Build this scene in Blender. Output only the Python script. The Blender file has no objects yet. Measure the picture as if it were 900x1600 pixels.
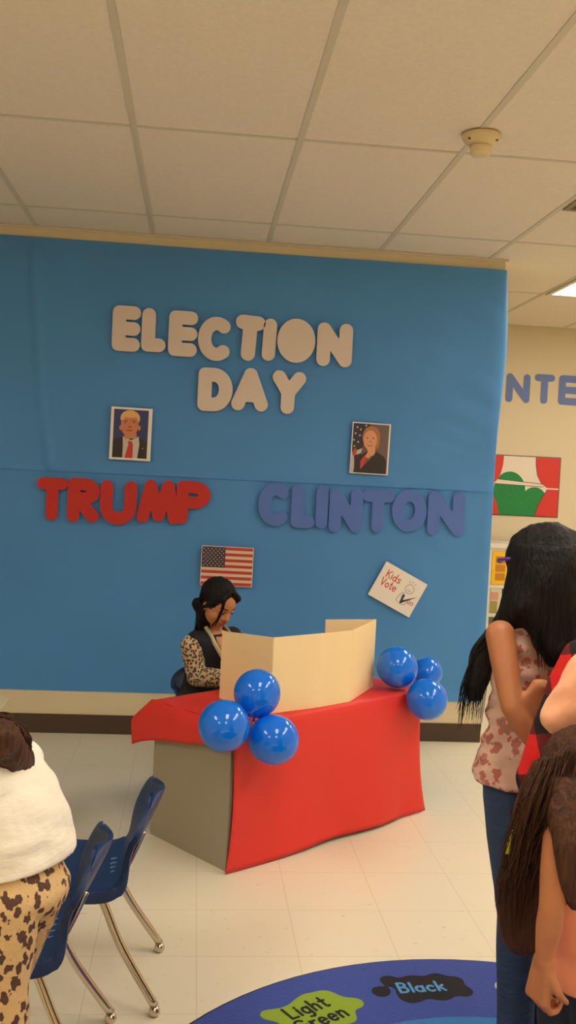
import bpy, bmesh, math, random
import numpy as np
from mathutils import Vector, Matrix, noise
random.seed(7)
S = bpy.context.scene
V = Vector
# ---------------------------------------------------------------- camera
FPX, YAW, PIT, ROL, CAMZ = 1502.25, .09656, .03825, .04885, 1.440
fw = V((math.sin(YAW)*math.cos(PIT), math.cos(YAW)*math.cos(PIT), -math.sin(PIT)))
r0 = V((math.cos(YAW), -math.sin(YAW), 0)); u0 = r0.cross(fw)
rt = r0*math.cos(ROL)+u0*math.sin(ROL); up = -r0*math.sin(ROL)+u0*math.cos(ROL)
cd = bpy.data.cameras.new('camera'); cam = bpy.data.objects.new('camera', cd); S.collection.objects.link(cam)
M = Matrix((rt, up, -fw)).transposed().to_4x4(); M.translation = V((0, 0, CAMZ)); cam.matrix_world = M
cd.sensor_fit = 'VERTICAL'; cd.sensor_height = 24.0; cd.lens = 24.0*FPX/1600; cd.clip_start = .05
S.camera = cam
S.view_settings.view_transform = 'Standard'; S.view_settings.look = 'None'; S.view_settings.gamma = 1
S.view_settings.use_curve_mapping = False
S.view_settings.exposure = 0.0
W = bpy.data.worlds.new('world'); S.world = W; W.use_nodes = True
W.node_tree.nodes['Background'].inputs[0].default_value = (.9, .8, .65, 1); W.node_tree.nodes['Background'].inputs[1].default_value = .05
LAMP = 11.5            # strength of every ceiling troffer
LAMPCOL = (1.0, .925, .81)
def ray(x, y): return fw+rt*(x-450)/FPX+up*(800-y)/FPX
def at(x, y, Y):
    d = ray(x, y); return V((0, 0, CAMZ))+d*(Y/d.y)
def atz(x, y, z):
    d = ray(x, y); return V((0, 0, CAMZ))+d*((z-CAMZ)/d.z)
# ---------------------------------------------------------------- materials
def lin(c):
    return tuple(((v/255)/12.92 if v/255 <= .04045 else ((v/255+.055)/1.055)**2.4) for v in c)+(1,)
MATS = {}
def mat(name, rgb, rough=.6, metal=0, bump=0, bscale=40, var=0, vscale=8, stretch=(1, 1, 1), spec=.5, coat=0, sss=0, sheen=0, trans=0, detail=3):
    if name in MATS: return MATS[name]
    m = bpy.data.materials.new(name); m.use_nodes = True; n = m.node_tree.nodes; l = m.node_tree.links
    b = n['Principled BSDF']; c = lin(rgb)
    b.inputs['Base Color'].default_value = c; b.inputs['Roughness'].default_value = rough; b.inputs['Metallic'].default_value = metal
    b.inputs['Specular IOR Level'].default_value = spec; b.inputs['Coat Weight'].default_value = coat
    if sss:
        b.inputs['Subsurface Weight'].default_value = sss; b.inputs['Subsurface Radius'].default_value = (.012, .005, .003)
    if sheen: b.inputs['Sheen Weight'].default_value = sheen
    tc = n.new('ShaderNodeTexCoord'); mp = n.new('ShaderNodeMapping'); mp.inputs['Scale'].default_value = stretch
    l.new(tc.outputs['Object'], mp.inputs[0])
    if var:
        t = n.new('ShaderNodeTexNoise'); t.inputs['Scale'].default_value = vscale; t.inputs['Detail'].default_value = detail
        l.new(mp.outputs[0], t.inputs['Vector'])
        r = n.new('ShaderNodeValToRGB'); r.color_ramp.elements[0].position = .3; r.color_ramp.elements[1].position = .7
        r.color_ramp.elements[0].color = tuple(v*(1-var) for v in c[:3])+(1,); r.color_ramp.elements[1].color = tuple(min(1, v*(1+var)) for v in c[:3])+(1,)
        l.new(t.outputs['Fac'], r.inputs[0]); l.new(r.outputs[0], b.inputs['Base Color'])
    if bump:
        t = n.new('ShaderNodeTexNoise'); t.inputs['Scale'].default_value = bscale; t.inputs['Detail'].default_value = 4
        l.new(mp.outputs[0], t.inputs['Vector'])
        bp = n.new('ShaderNodeBump'); bp.inputs['Strength'].default_value = bump; bp.inputs['Distance'].default_value = .01
        l.new(t.outputs['Fac'], bp.inputs['Height']); l.new(bp.outputs[0], b.inputs['Normal'])
    MATS[name] = m; return m
def nodes(m): return m.node_tree.nodes, m.node_tree.links, m.node_tree.nodes['Principled BSDF']
def emit(name, col, s):
    m = bpy.data.materials.new(name); m.use_nodes = True; n, l, b = nodes(m)
    b.inputs['Base Color'].default_value = (.8, .8, .8, 1); b.inputs['Emission Color'].default_value = col+(1,); b.inputs['Emission Strength'].default_value = s
    return m
def spots(name, base, dark, scale, thr, mid=None, rough=.8, stretch=(1, 1, 1), warp=.25):
    """animal print: voronoi blobs of a dark colour on a pale cloth"""
    m = mat(name, base, rough, bump=.3, bscale=90); n, l, b = nodes(m)
    tc = n.new('ShaderNodeTexCoord'); mp = n.new('ShaderNodeMapping'); mp.inputs['Scale'].default_value = stretch; l.new(tc.outputs['Object'], mp.inputs[0])
    nz = n.new('ShaderNodeTexNoise'); nz.inputs['Scale'].default_value = scale*1.6; l.new(mp.outputs[0], nz.inputs['Vector'])
    mx = n.new('ShaderNodeMix'); mx.data_type = 'VECTOR'; mx.inputs['Factor'].default_value = 1.0
    sc = n.new('ShaderNodeVectorMath'); sc.operation = 'SCALE'; sc.inputs['Scale'].default_value = warp*2/scale; l.new(nz.outputs['Color'], sc.inputs[0])
    ad = n.new('ShaderNodeVectorMath'); ad.operation = 'ADD'; l.new(mp.outputs[0], ad.inputs[0]); l.new(sc.outputs[0], ad.inputs[1])
    vo = n.new('ShaderNodeTexVoronoi'); vo.inputs['Scale'].default_value = scale; l.new(ad.outputs[0], vo.inputs['Vector'])
    r = n.new('ShaderNodeValToRGB'); e = r.color_ramp.elements
    e[0].position = 0; e[0].color = lin(mid or dark); e[1].position = thr+.04; e[1].color = lin(base)
    x = e.new(thr*.35); x.color = lin(mid or dark); x = e.new(thr*.5); x.color = lin(dark); x = e.new(thr); x.color = lin(dark)
    l.new(vo.outputs['Distance'], r.inputs[0]); l.new(r.outputs[0], b.inputs['Base Color'])
    return m
m_wall = mat('cream_wall_paint', (222, 206, 172), .7, bump=.05, bscale=120)
m_base = mat('brown_rubber_base', (74, 56, 42), .55)
m_white = mat('white_enamel', (225, 218, 200), .5)
m_blue = mat('blue_backdrop_paper', (90, 162, 236), .55, bump=.12, bscale=14, var=.05, vscale=2.5, detail=5)
m_lw = mat('white_letter_card', (222, 206, 192), .7)
m_lr = mat('red_letter_card', (196, 44, 36), .7)
m_lb = mat('violet_blue_letter_card', (86, 118, 198), .7)
m_lb2 = mat('grey_blue_letter_card', (108, 128, 186), .7)
m_print = mat('white_print_paper', (240, 232, 220), .5)
m_red = mat('red_table_paper', (224, 50, 42), .55, bump=.1, bscale=6, var=.04, vscale=3)
m_grey = mat('grey_laminate', (158, 148, 128), .6, var=.03, vscale=4)
m_card = mat('manila_cardboard', (246, 218, 166), .7, var=.012, vscale=2, stretch=(5, 5, .5))
m_wood = mat('pale_wood', (190, 160, 115), .5)
m_balloon = mat('blue_latex', (8, 116, 238), .1, spec=.5, coat=.15, sss=.0)
m_plastic = mat('navy_polypropylene', (19, 48, 92), .38, bump=.25, bscale=260)
m_chrome = mat('chrome', (205, 195, 180), .14, metal=1)
m_skin = mat('tan_skin', (196, 134, 92), .5, sss=.15, var=.06, vscale=20)
m_skin2 = mat('warm_brown_skin', (182, 116, 74), .5, sss=.15, var=.06, vscale=20)
m_lip = mat('lip', (160, 84, 68), .5)
m_eye = mat('dark_eye', (24, 16, 12), .25); m_sclera = mat('eye_white', (225, 215, 205), .3)
m_hairb = mat('black_hair', (20, 15, 13), .5, bump=.8, bscale=60, stretch=(3, 3, .12), var=.35, vscale=50, spec=.2)
m_hairbr = mat('brown_hair', (76, 46, 28), .55, bump=.8, bscale=60, stretch=(3, 3, .15), var=.4, vscale=45, spec=.25)
m_hairdk = mat('dark_brown_hair', (66, 42, 28), .45, bump=.8, bscale=60, stretch=(3, 3, .15), var=.4, vscale=45, spec=.4)
m_black = mat('black_cloth', (26, 27, 34), .85, bump=.3, bscale=60)
m_jean = mat('blue_denim', (52, 74, 106), .85, bump=.4, bscale=30, var=.18, vscale=12, stretch=(1, 1, 3))
m_jean2 = mat('dark_denim', (30, 34, 46), .85, bump=.3, bscale=40, var=.2, vscale=12)
m_whitecloth = mat('white_cotton', (246, 238, 220), .85, bump=.5, bscale=14, stretch=(1, 1, 3))
m_peach = mat('peach_cloth', (250, 178, 136), .8, bump=.5, bscale=18, sheen=.2)
m_salmon = mat('salmon_cloth', (240, 148, 112), .8, bump=.5, bscale=14)
m_lime = mat('lime_plastic', (190, 205, 40), .4); m_purple = mat('purple_frame', (90, 40, 150), .4)
m_gold = mat('brass_snap', (205, 180, 120), .35, metal=.6); m_shoe = mat('white_shoe', (200, 195, 190), .6)
m_trim = mat('cream_rib_knit', (196, 188, 150), .85)
m_leo = spots('leopard_knit', (202, 178, 140), (66, 48, 36), 84, .47, mid=(140, 106, 74))
m_leg = spots('leopard_leggings', (214, 178, 124), (84, 56, 44), 50, .40, mid=(90, 64, 50), stretch=(1, 1, .8), warp=.5)
m_flor = spots('floral_blouse', (224, 184, 164), (190, 112, 98), 34, .40, mid=(130, 128, 104), warp=.6)
def plaid():
    m = mat('red_black_plaid', (200, 26, 24), .85, bump=.2, bscale=80); n, l, b = nodes(m)
    tc = n.new('ShaderNodeTexCoord'); mp = n.new('ShaderNodeMapping'); mp.inputs['Rotation'].default_value = (.15, .30, .5); l.new(tc.outputs['Object'], mp.inputs[0])
    sp = n.new('ShaderNodeSeparateXYZ'); l.new(mp.outputs[0], sp.inputs[0]); outs = []
    for a, sc in (('X', 9.0), ('Z', 7.0)):
        k = n.new('ShaderNodeMath'); k.operation = 'MULTIPLY'; k.inputs[1].default_value = sc; l.new(sp.outputs[a], k.inputs[0])
        f = n.new('ShaderNodeMath'); f.operation = 'FRACT'; l.new(k.outputs[0], f.inputs[0])
        g = n.new('ShaderNodeMath'); g.operation = 'GREATER_THAN'; g.inputs[1].default_value = .5; l.new(f.outputs[0], g.inputs[0]); outs.append(g)
    s = n.new('ShaderNodeMath'); s.operation = 'ADD'; l.new(outs[0].outputs[0], s.inputs[0]); l.new(outs[1].outputs[0], s.inputs[1])
    h = n.new('ShaderNodeMath'); h.operation = 'MULTIPLY'; h.inputs[1].default_value = .5; l.new(s.outputs[0], h.inputs[0])
    r = n.new('ShaderNodeValToRGB'); r.color_ramp.interpolation = 'CONSTANT'; e = r.color_ramp.elements
    e[0].color = lin((215, 24, 22)); e[1].position = .75; e[1].color = lin((22, 14, 16)); x = e.new(.25); x.color = lin((104, 14, 20))
    l.new(h.outputs[0], r.inputs[0]); l.new(r.outputs[0], b.inputs['Base Color']); return m
m_plaid = plaid()
def floor_mat():
    m = mat('vinyl_floor_tiles', (232, 222, 196), .32, spec=.4); n, l, b = nodes(m)
    tc = n.new('ShaderNodeTexCoord'); sp = n.new('ShaderNodeSeparateXYZ'); l.new(tc.outputs['Object'], sp.inputs[0]); lines = []
    for a, off in (('X', .064), ('Y', 2.81)):
        s = n.new('ShaderNodeMath'); s.operation = 'SUBTRACT'; s.inputs[1].default_value = off; l.new(sp.outputs[a], s.inputs[0])
        d = n.new('ShaderNodeMath'); d.operation = 'DIVIDE'; d.inputs[1].default_value = .3048; l.new(s.outputs[0], d.inputs[0])
        f = n.new('ShaderNodeMath'); f.operation = 'PINGPONG'; f.inputs[1].default_value = .5; l.new(d.outputs[0], f.inputs[0]); lines.append(f)
    mn = n.new('ShaderNodeMath'); mn.operation = 'MINIMUM'; l.new(lines[0].outputs[0], mn.inputs[0]); l.new(lines[1].outputs[0], mn.inputs[1])
    lt = n.new('ShaderNodeMath'); lt.operation = 'LESS_THAN'; lt.inputs[1].default_value =   .0035; l.new(mn.outputs[0], lt.inputs[0])
    mp = n.new('ShaderNodeMapping'); mp.inputs['Scale'].default_value = (1, 2.2, 1); mp.inputs['Rotation'].default_value = (0, 0, .6); l.new(tc.outputs['Object'], mp.inputs[0])
    t = n.new('ShaderNodeTexNoise'); t.inputs['Scale'].default_value = 22; t.inputs['Detail'].default_value = 6; t.inputs['Roughness'].default_value = .65; l.new(mp.outputs[0], t.inputs['Vector'])
    r = n.new('ShaderNodeValToRGB'); e = r.color_ramp.elements; e[0].position = .26; e[0].color = lin((176, 158, 128)); e[1].position = .36; e[1].color = lin((232, 222, 196))
    l.new(t.outputs['Fac'], r.inputs[0])
    big = n.new('ShaderNodeTexNoise'); big.inputs['Scale'].default_value = 1.1; l.new(tc.outputs['Object'], big.inputs['Vector'])
    mx = n.new('ShaderNodeMix'); mx.data_type = 'RGBA'; mx.blend_type = 'MIX'; l.new(lt.outputs[0], mx.inputs['Factor']); l.new(r.outputs[0], mx.inputs['A']); mx.inputs['B'].default_value = lin((208, 194, 164))
    l.new(mx.outputs['Result'], b.inputs['Base Color'])
    rr = n.new('ShaderNodeMapRange'); rr.inputs['To Min'].default_value = .26; rr.inputs['To Max'].default_value = .42; l.new(big.outputs['Fac'], rr.inputs[0]); l.new(rr.outputs[0], b.inputs['Roughness'])
    return m
m_floor = floor_mat()
m_ceil = mat('acoustic_ceiling_tile', (238, 226, 208), .9, bump=.25, bscale=140, var=.03, vscale=60)
m_tbar = mat('ceiling_t_bar', (214, 204, 182), .6)
m_diff = emit('lamp_diffuser', LAMPCOL, LAMP)
# ---------------------------------------------------------------- mesh helpers
ORG = {}
def link(o): S.collection.objects.link(o); return o
def mk(name, me, mats, parent=None, org=None, smooth=False, **tags):
    """link mesh (world coordinates) as one object with its origin at org, or under parent"""
    if isinstance(me, bmesh.types.BMesh):
        b = me; me = bpy.data.meshes.new(name); b.to_mesh(me); b.free()
    org = ORG[parent.name] if parent is not None else V(org or (0, 0, 0))
    me.transform(Matrix.Translation(-org)); me.name = name
    for m in (mats if isinstance(mats, (list, tuple)) else [mats]): me.materials.append(m)
    if smooth:
        for p in me.polygons: p.use_smooth = True
    o = link(bpy.data.objects.new(name, me))
    if parent is not None: o.parent = parent
    else: o.location = org
    ORG[o.name] = org
    for k, v in tags.items(): o[k] = v
    return o
def empty(name, org, **tags):
    o = link(bpy.data.objects.new(name, None)); o.location = org; o.empty_display_size = .05; ORG[o.name] = V(org)
    for k, v in tags.items(): o[k] = v
    return o
def box(bm, lo, hi, mi=0, rot=None):
    vs = [bm.verts.new(V((x, y, z))) for x in (lo[0], hi[0]) for y in (lo[1], hi[1]) for z in (lo[2], hi[2])]
    for f in ((0, 1, 3, 2), (4, 6, 7, 5), (0, 4, 5, 1), (2, 3, 7, 6), (0, 2, 6, 4), (1, 5, 7, 3)):
        bm.faces.new([vs[i] for i in f]).material_index = mi
    return vs
def prism(bm, pts, z0, z1, mi=0):
    a = [bm.verts.new((p[0], p[1], z0)) for p in pts]; b = [bm.verts.new((p[0], p[1], z1)) for p in pts]; n = len(pts)
    bm.faces.new(a[::-1]).material_index = mi; bm.faces.new(b).material_index = mi
    for i in range(n): bm.faces.new((a[i], a[(i+1) % n], b[(i+1) % n], b[i])).material_index = mi
def boxbm(lo, hi): bm = bmesh.new(); box(bm, lo, hi); return bm
def lathe(bm, prof, c, n=32, mi=0, M=None):
    rings = []
    for r, z in prof:
        rings.append([bm.verts.new((M @ V((r*math.cos(2*math.pi*i/n), r*math.sin(2*math.pi*i/n), z)) if M else V((r*math.cos(2*math.pi*i/n), r*math.sin(2*math.pi*i/n), z)))+V(c)) for i in range(n)])
    for a, b in zip(rings, rings[1:]):
        for i in range(n): bm.faces.new((a[i], a[(i+1) % n], b[(i+1) % n], b[i])).material_index = mi
    bm.faces.new(rings[0][::-1]).material_index = mi; bm.faces.new(rings[-1]).material_index = mi
def frame(d, side=None):
    d = V(d).normalized(); s = V(side) if side is not None else (V((0, 0, 1)) if abs(d.z) < .9 else V((1, 0, 0)))
    s = (s-d*s.dot(d)).normalized(); return s, d.cross(s)
def tube(bm, pts, rad, n=10, cap=True, mi=0, side=None, flat=1.0):
    """swept tube; rad a number or one per point; flat squashes the second axis"""
    pts = [V(p) for p in pts]; rings = []; s = None
    for i, p in enumerate(pts):
        d = (pts[min(i+1, len(pts)-1)]-pts[max(i-1, 0)])
        s, t = frame(d, side if s is None else s)
        r = rad[i] if isinstance(rad, (list, tuple)) else rad
        rings.append([bm.verts.new(p+(s*math.cos(2*math.pi*k/n)+t*math.sin(2*math.pi*k/n)*flat)*r) for k in range(n)])
    for a, b in zip(rings, rings[1:]):
        for k in range(n): bm.faces.new((a[k], a[(k+1) % n], b[(k+1) % n], b[k])).material_index = mi
    if cap:
        bm.faces.new(rings[0][::-1]).material_index = mi; bm.faces.new(rings[-1]).material_index = mi
def smooth_path(pts, k=6):
    pts = [V(p) for p in pts]; out = []
    for i in range(len(pts)-1):
        p0, p1, p2, p3 = pts[max(i-1, 0)], pts[i], pts[i+1], pts[min(i+2, len(pts)-1)]
        for j in range(k):
            t = j/k; out.append(.5*((2*p1)+(p2-p0)*t+(2*p0-5*p1+4*p2-p3)*t*t+(3*p1-p0-3*p2+p3)*t**3))
    out.append(pts[-1]); return out
def bevel(o, w, seg=2):
    m = o.modifiers.new('bevel', 'BEVEL'); m.width = w; m.segments = seg; m.limit_method = 'ANGLE'; return o
# ---- flat shapes from signed distance (letters, blots, drawings)
def plate(bm, f, x0, y0, x1, y1, h, z0, z1, mi=0):
    """mesh of the region f(x,y)<0 by marching squares, extruded z0..z1"""
    nx = int((x1-x0)/h)+2; ny = int((y1-y0)/h)+2
    xs = x0+np.arange(nx)*h; ys = y0+np.arange(ny)*h; X, Y = np.meshgrid(xs, ys, indexing='ij'); D = f(X, Y)
    D = np.where(np.abs(D) < 1e-7, 1e-7, D); D[0, :] = D[-1, :] = 1; D[:, 0] = D[:, -1] = 1
    top = {}; bot = {}
    def vert(key, x, y):
        if key not in top: top[key] = bm.verts.new((x, y, z1)); bot[key] = bm.verts.new((x, y, z0))
        return key
    edges = {}
    for i in range(nx-1):
        for j in range(ny-1):
            c = [(i, j), (i+1, j), (i+1, j+1), (i, j+1)]; d = [D[a] for a in c]
            if min(d) > 0: continue
            poly = []
            for k in range(4):
                a, b = c[k], c[(k+1) % 4]; da, db = d[k], d[(k+1) % 4]
                if da < 0: poly.append(vert(a, xs[a[0]], ys[a[1]]))
                if (da < 0) != (db < 0):
                    t = da/(da-db); key = (min(a, b), max(a, b))
                    poly.append(vert(key, xs[a[0]]+(xs[b[0]]-xs[a[0]])*t, ys[a[1]]+(ys[b[1]]-ys[a[1]])*t))
            if len(poly) < 3: continue
            bm.faces.new([top[k] for k in poly]).material_index = mi; bm.faces.new([bot[k] for k in poly][::-1]).material_index = mi
            for k in range(len(poly)):
                a, b = poly[k], poly[(k+1) % len(poly)]
                if (b, a) in edges: del edges[(b, a)]
                else: edges[(a, b)] = 1
    for a, b in edges: bm.faces.new((top[b], top[a], bot[a], bot[b])).material_index = mi
def sd_seg(X, Y, a, b):
    ax, ay = a; bx, by = b; dx, dy = bx-ax, by-ay; L = dx*dx+dy*dy+1e-12
    t = np.clip(((X-ax)*dx+(Y-ay)*dy)/L, 0, 1); return np.hypot(X-ax-dx*t, Y-ay-dy*t)
def strokes_sd(paths, r):
    segs = [(p[i], p[i+1]) for p in paths for i in range(len(p)-1)]
    def f(X, Y):
        D = np.full(X.shape, 9.0)
        for a, b in segs: D = np.minimum(D, sd_seg(X, Y, a, b))
        return D-r
    return f
def ell_sd(cx, cy, rx, ry): return lambda X, Y: (np.hypot((X-cx)/rx, (Y-cy)/ry)-1)*min(rx, ry)
def circles_sd(cs, k=.0):
    def f(X, Y):
        D = np.full(X.shape, 9.0)
        for x, y, r in cs:
            d = np.hypot(X-x, Y-y)-r
            if k: h = np.clip(.5+.5*(D-d)/k, 0, 1); D = D*(1-h)+d*h-k*h*(1-h)
            else: D = np.minimum(D, d)
        return D
    return f
def arc(cx, cy, rx, ry, a0, a1, n=14): return [(cx+rx*math.cos(math.radians(a0+(a1-a0)*i/n)), cy+ry*math.sin(math.radians(a0+(a1-a0)*i/n))) for i in range(n+1)]
def WALL(x, y, z, rot=0): return Matrix.Translation((x, y, z)) @ Matrix.Rotation(math.pi/2, 4, 'X') @ Matrix.Rotation(rot, 4, 'Z')
# ---------------------------------------------------------------- room
CEIL, WY, FY, XL, XR, YB, CX = 2.678, 5.2, 7.27, -3.3, 4.3, -3.2, 1.637
def struct(name, lo, hi, m, label=None):
    o = mk(name, boxbm(lo, hi), m, kind='structure')
    if label: o['label'] = label
    return o
struct('floor', (XL-.1, YB-.1, -.06), (XR+.1, FY+.1, 0), m_floor, 'cream speckled vinyl tile floor')
ceil = struct('ceiling', (XL-.1, YB-.1, CEIL), (XR+.1, FY+.1, CEIL+.06), m_ceil, 'suspended ceiling of off-white acoustic tiles')
struct('wall_back', (XL, WY, 0), (CX, WY+.14, CEIL), m_wall, 'cream partition wall behind the blue paper')
struct('wall_far', (XL, FY, 0), (XR, FY+.1, CEIL), m_wall, 'cream wall seen past the end of the partition')
struct('wall_left', (XL-.1, YB, 0), (XL, FY, CEIL), m_wall)
struct('wall_right', (XR, YB, 0), (XR+.1, FY, CEIL), m_wall)
struct('wall_front', (XL, YB-.1, 0), (XR, YB, CEIL), m_wall)
struct('baseboard_back', (XL, WY-.008, 0), (CX+.006, WY, .102), m_base, 'dark brown rubber base along the partition')
struct('baseboard_end', (CX, WY, 0), (CX+.008, WY+.14, .102), m_base)
struct('baseboard_far', (CX+.1, FY-.008, 0), (XR, FY, .102), m_base)
struct('trim_1', (XL, WY-.022, CEIL-.012), (CX+.01, WY, CEIL-.002), m_tbar, 'thin wall angle where the ceiling meets the partition')
# t-bar grid
GX, GY = -.283, 3.582
bm = bmesh.new()
i = -6
for i in range(-5, 9):
    x = GX+.6096*i
    if XL < x < XR: box(bm, (x-.012, YB, CEIL-.003), (x+.012, FY, CEIL+.002))
for j in range(-6, 5):
    y = GY+1.2192*j
    if YB < y < FY: box(bm, (XL, y-.010, CEIL-.0025), (XR, y+.010, CEIL+.002))
box(bm, (GX+.6096*3, GY+.6096-.01, CEIL-.0025), (GX+.6096*4, GY+.6096+.01, CEIL+.002))
mk('ceiling_grid', bm, m_tbar, parent=ceil)
# troffers
def troffer(x, y, label, first=[None]):
    if first[0] is None:
        t = empty('ceiling_light', (x, y, CEIL-.006), category='ceiling light', group='fluorescent ceiling troffers')
        bm = bmesh.new(); w, h = .59, 1.2
        for lo, hi in (((0, 0), (w, .03)), ((0, h-.03), (w, h)), ((0, .03), (.03, h-.03)), ((w-.03, .03), (w, h-.03))):
            box(bm, (x+lo[0]+.01, y+lo[1]+.01, CEIL-.012), (x+hi[0]+.01, y+hi[1]+.01, CEIL))
        mk('frame', bm, m_white, parent=t)
        mk('diffuser', boxbm((x+.035, y+.035, CEIL-.009), (x+.575, y+1.185, CEIL-.0005)), m_diff, parent=t)
        first[0] = t
    else:
        t = first[0].copy(); link(t); t.location = (x, y, CEIL-.006)
        for ch in list(first[0].children): c = ch.copy(); link(c); c.parent = t
    t['label'] = label
LX = lambda i: GX+.6096*i
LYY = lambda j: GY+1.2192*j
troffer(LX(4), LYY(1), 'rectangular fluorescent ceiling light beyond the end of the blue wall')
troffer(LX(6), LYY(1), 'rectangular fluorescent ceiling light over the far side of the room')  # extra fixture out of view, added to brighten the far wall
for i_, j_ in ((-3, -2), (1, -2), (4, -2), (-3, -4), (1, -4), (4, -4), (4, -1)):
    troffer(LX(i_), LYY(j_), 'rectangular fluorescent ceiling light overhead, behind the camera position')
# return air vent
t = empty('ceiling_vent', (LX(3)+.3, GY+.3, CEIL-.005), label='square brown-shaded air vent in the ceiling at the right edge', category='air vent')
bm = bmesh.new(); x0, y0 = LX(3)+.014, GY+.012; x1, y1 = x0+.58, y0+.585
for lo, hi in (((x0, y0), (x1, y0+.025)), ((x0, y1-.025), (x1, y1)), ((x0, y0+.025), (x0+.025, y1-.025)), ((x1-.025, y0+.025), (x1, y1-.025))): box(bm, (*lo, CEIL-.009), (*hi, CEIL))
mk('frame', bm, mat('vent_paint', (150, 134, 104), .6), parent=t)
bm = bmesh.new()
for k in range(22):
    y = y0+.035+k*.0245; vs = box(bm, (x0+.025, y-.009, CEIL-.006), (x1-.025, y+.009, CEIL-.004))
    for v in vs: v.co.z += (v.co.y-y)*.25
mk('slat', bm, MATS['vent_paint'], parent=t, kind='stuff'); mk('backing', boxbm((x0+.025, y0+.025, CEIL-.0015), (x1-.025, y1-.025, CEIL+.001)), mat('vent_dark', (90, 76, 56), .8), parent=t)
# smoke detector
sx, sy = .948, 3.375
t = empty('smoke_detector', (sx, sy, CEIL), label='round cream smoke detector on the ceiling', category='smoke detector')
m_sd = mat('cream_plastic', (226, 206, 158), .45)
bm = bmesh.new(); lathe(bm, [(.060, CEIL-.001), (.069, CEIL-.006), (.069, CEIL-.012), (.062, CEIL-.024), (.048, CEIL-.036), (.037, CEIL-.041), (.034, CEIL-.043)], (sx, sy, 0), 40); mk('base', bm, m_sd, parent=t, smooth=True)
bm = bmesh.new(); lathe(bm, [(.034, CEIL-.042), (.037, CEIL-.046), (.038, CEIL-.052), (.036, CEIL-.07), (.033, CEIL-.074), (.02, CEIL-.075)], (sx, sy, 0), 40); mk('sensor_head', bm, m_sd, parent=t, smooth=True)
for a in (-150, -35):
    bm = bmesh.new(); c = V((sx+.057*math.cos(math.radians(a)), sy+.057*math.sin(math.radians(a)), CEIL-.028)); box(bm, c-V((.004, .003, .003)), c+V((.004, .003, .003)))
    mk('screw_slot', bm, mat('slot_dark', (70, 55, 40), .8), parent=t)
# ---------------------------------------------------------------- blue backdrop paper
def ridge(x, z):
    c = [(-.905, 2.56), (-.87, 2.17), (-.83, 1.74), (-.77, 1.42)]; best = 9
    for (a, b), (a2, b2) in zip(c, c[1:]):
        dx, dy = a2-a, b2-b; tt = max(0, min(1, ((x-a)*dx+(z-b)*dy)/(dx*dx+dy*dy))); best = min(best, math.hypot(x-a-dx*tt, z-b-dy*tt))
    return math.exp(-(best/.018)**2)
def paper_y(x, z, base):
    n1 = noise.noise(V((x*1.3, z*1.1, 3)))*.5+.5
    right = max(0, min(1, (x-.7)/.9)); low = max(0, min(1, (x-.2)/1.2))
    n2 = abs(noise.noise(V(((x*3+z*5), (z*9-x*3)*.6, 1))))*right
    n3 = noise.noise(V((x*2.2-z*2.4, z*.9+x*.5, 9)))*.5+.5
    lift = .006*math.exp(-((z-1.402)/.05)**2) if base < WY-.003 else 0
    return base-.004*n1-.010*n2*1.25-.006*n3*low-.012*ridge(x, z)-lift
def sheet(name, z0, z1, base, label):
    xs = list(np.linspace(XL+.02, -1.3, 12))+list(np.arange(-1.28, CX-.02, .02))
    zs = np.arange(z0, z1+.01, .02); bm = bmesh.new(); rows = []
    for z in zs:
        row = [(x, paper_y(x, z, base), z) for x in xs]
        k = math.exp(-((z-2.2)/.38)**2)*.030+.003       # free edge bows out past the corner
        for a, dx, dy in ((0, .0, -.003), (1, .6, .000), (2, 1.0, .008), (3, 1.15, .022), (4, 1.0, .045)):
            row.append((CX+k*dx+.001, WY-.006+dy, z))
        rows.append([bm.verts.new(p) for p in row])
    for a, b in zip(rows, rows[1:]):
        for i in range(len(a)-1): bm.faces.new((a[i], a[i+1], b[i+1], b[i]))
    return mk(name, bm, m_blue, smooth=True, org=(0, WY-.005, z0), label=label, category='backdrop paper', group='blue backdrop paper sheets')
n_, l_, b_ = nodes(m_blue)
tr = n_.new('ShaderNodeBsdfTranslucent'); tr.inputs[0].default_value = lin((120, 190, 235)); mx = n_.new('ShaderNodeMixShader'); mx.inputs[0].default_value = .28
l_.new(b_.outputs[0], mx.inputs[1]); l_.new(tr.outputs[0], mx.inputs[2]); l_.new(mx.outputs[0], n_['Material Output'].inputs[0])
sheet('backdrop_paper', 1.402, 2.622, WY-.004, 'upper blue paper sheet on the wall, carrying the white letters')
sheet('backdrop_paper', .228, 1.43, WY-.0015, 'lower blue paper sheet on the wall, carrying the red and violet letters')
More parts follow.
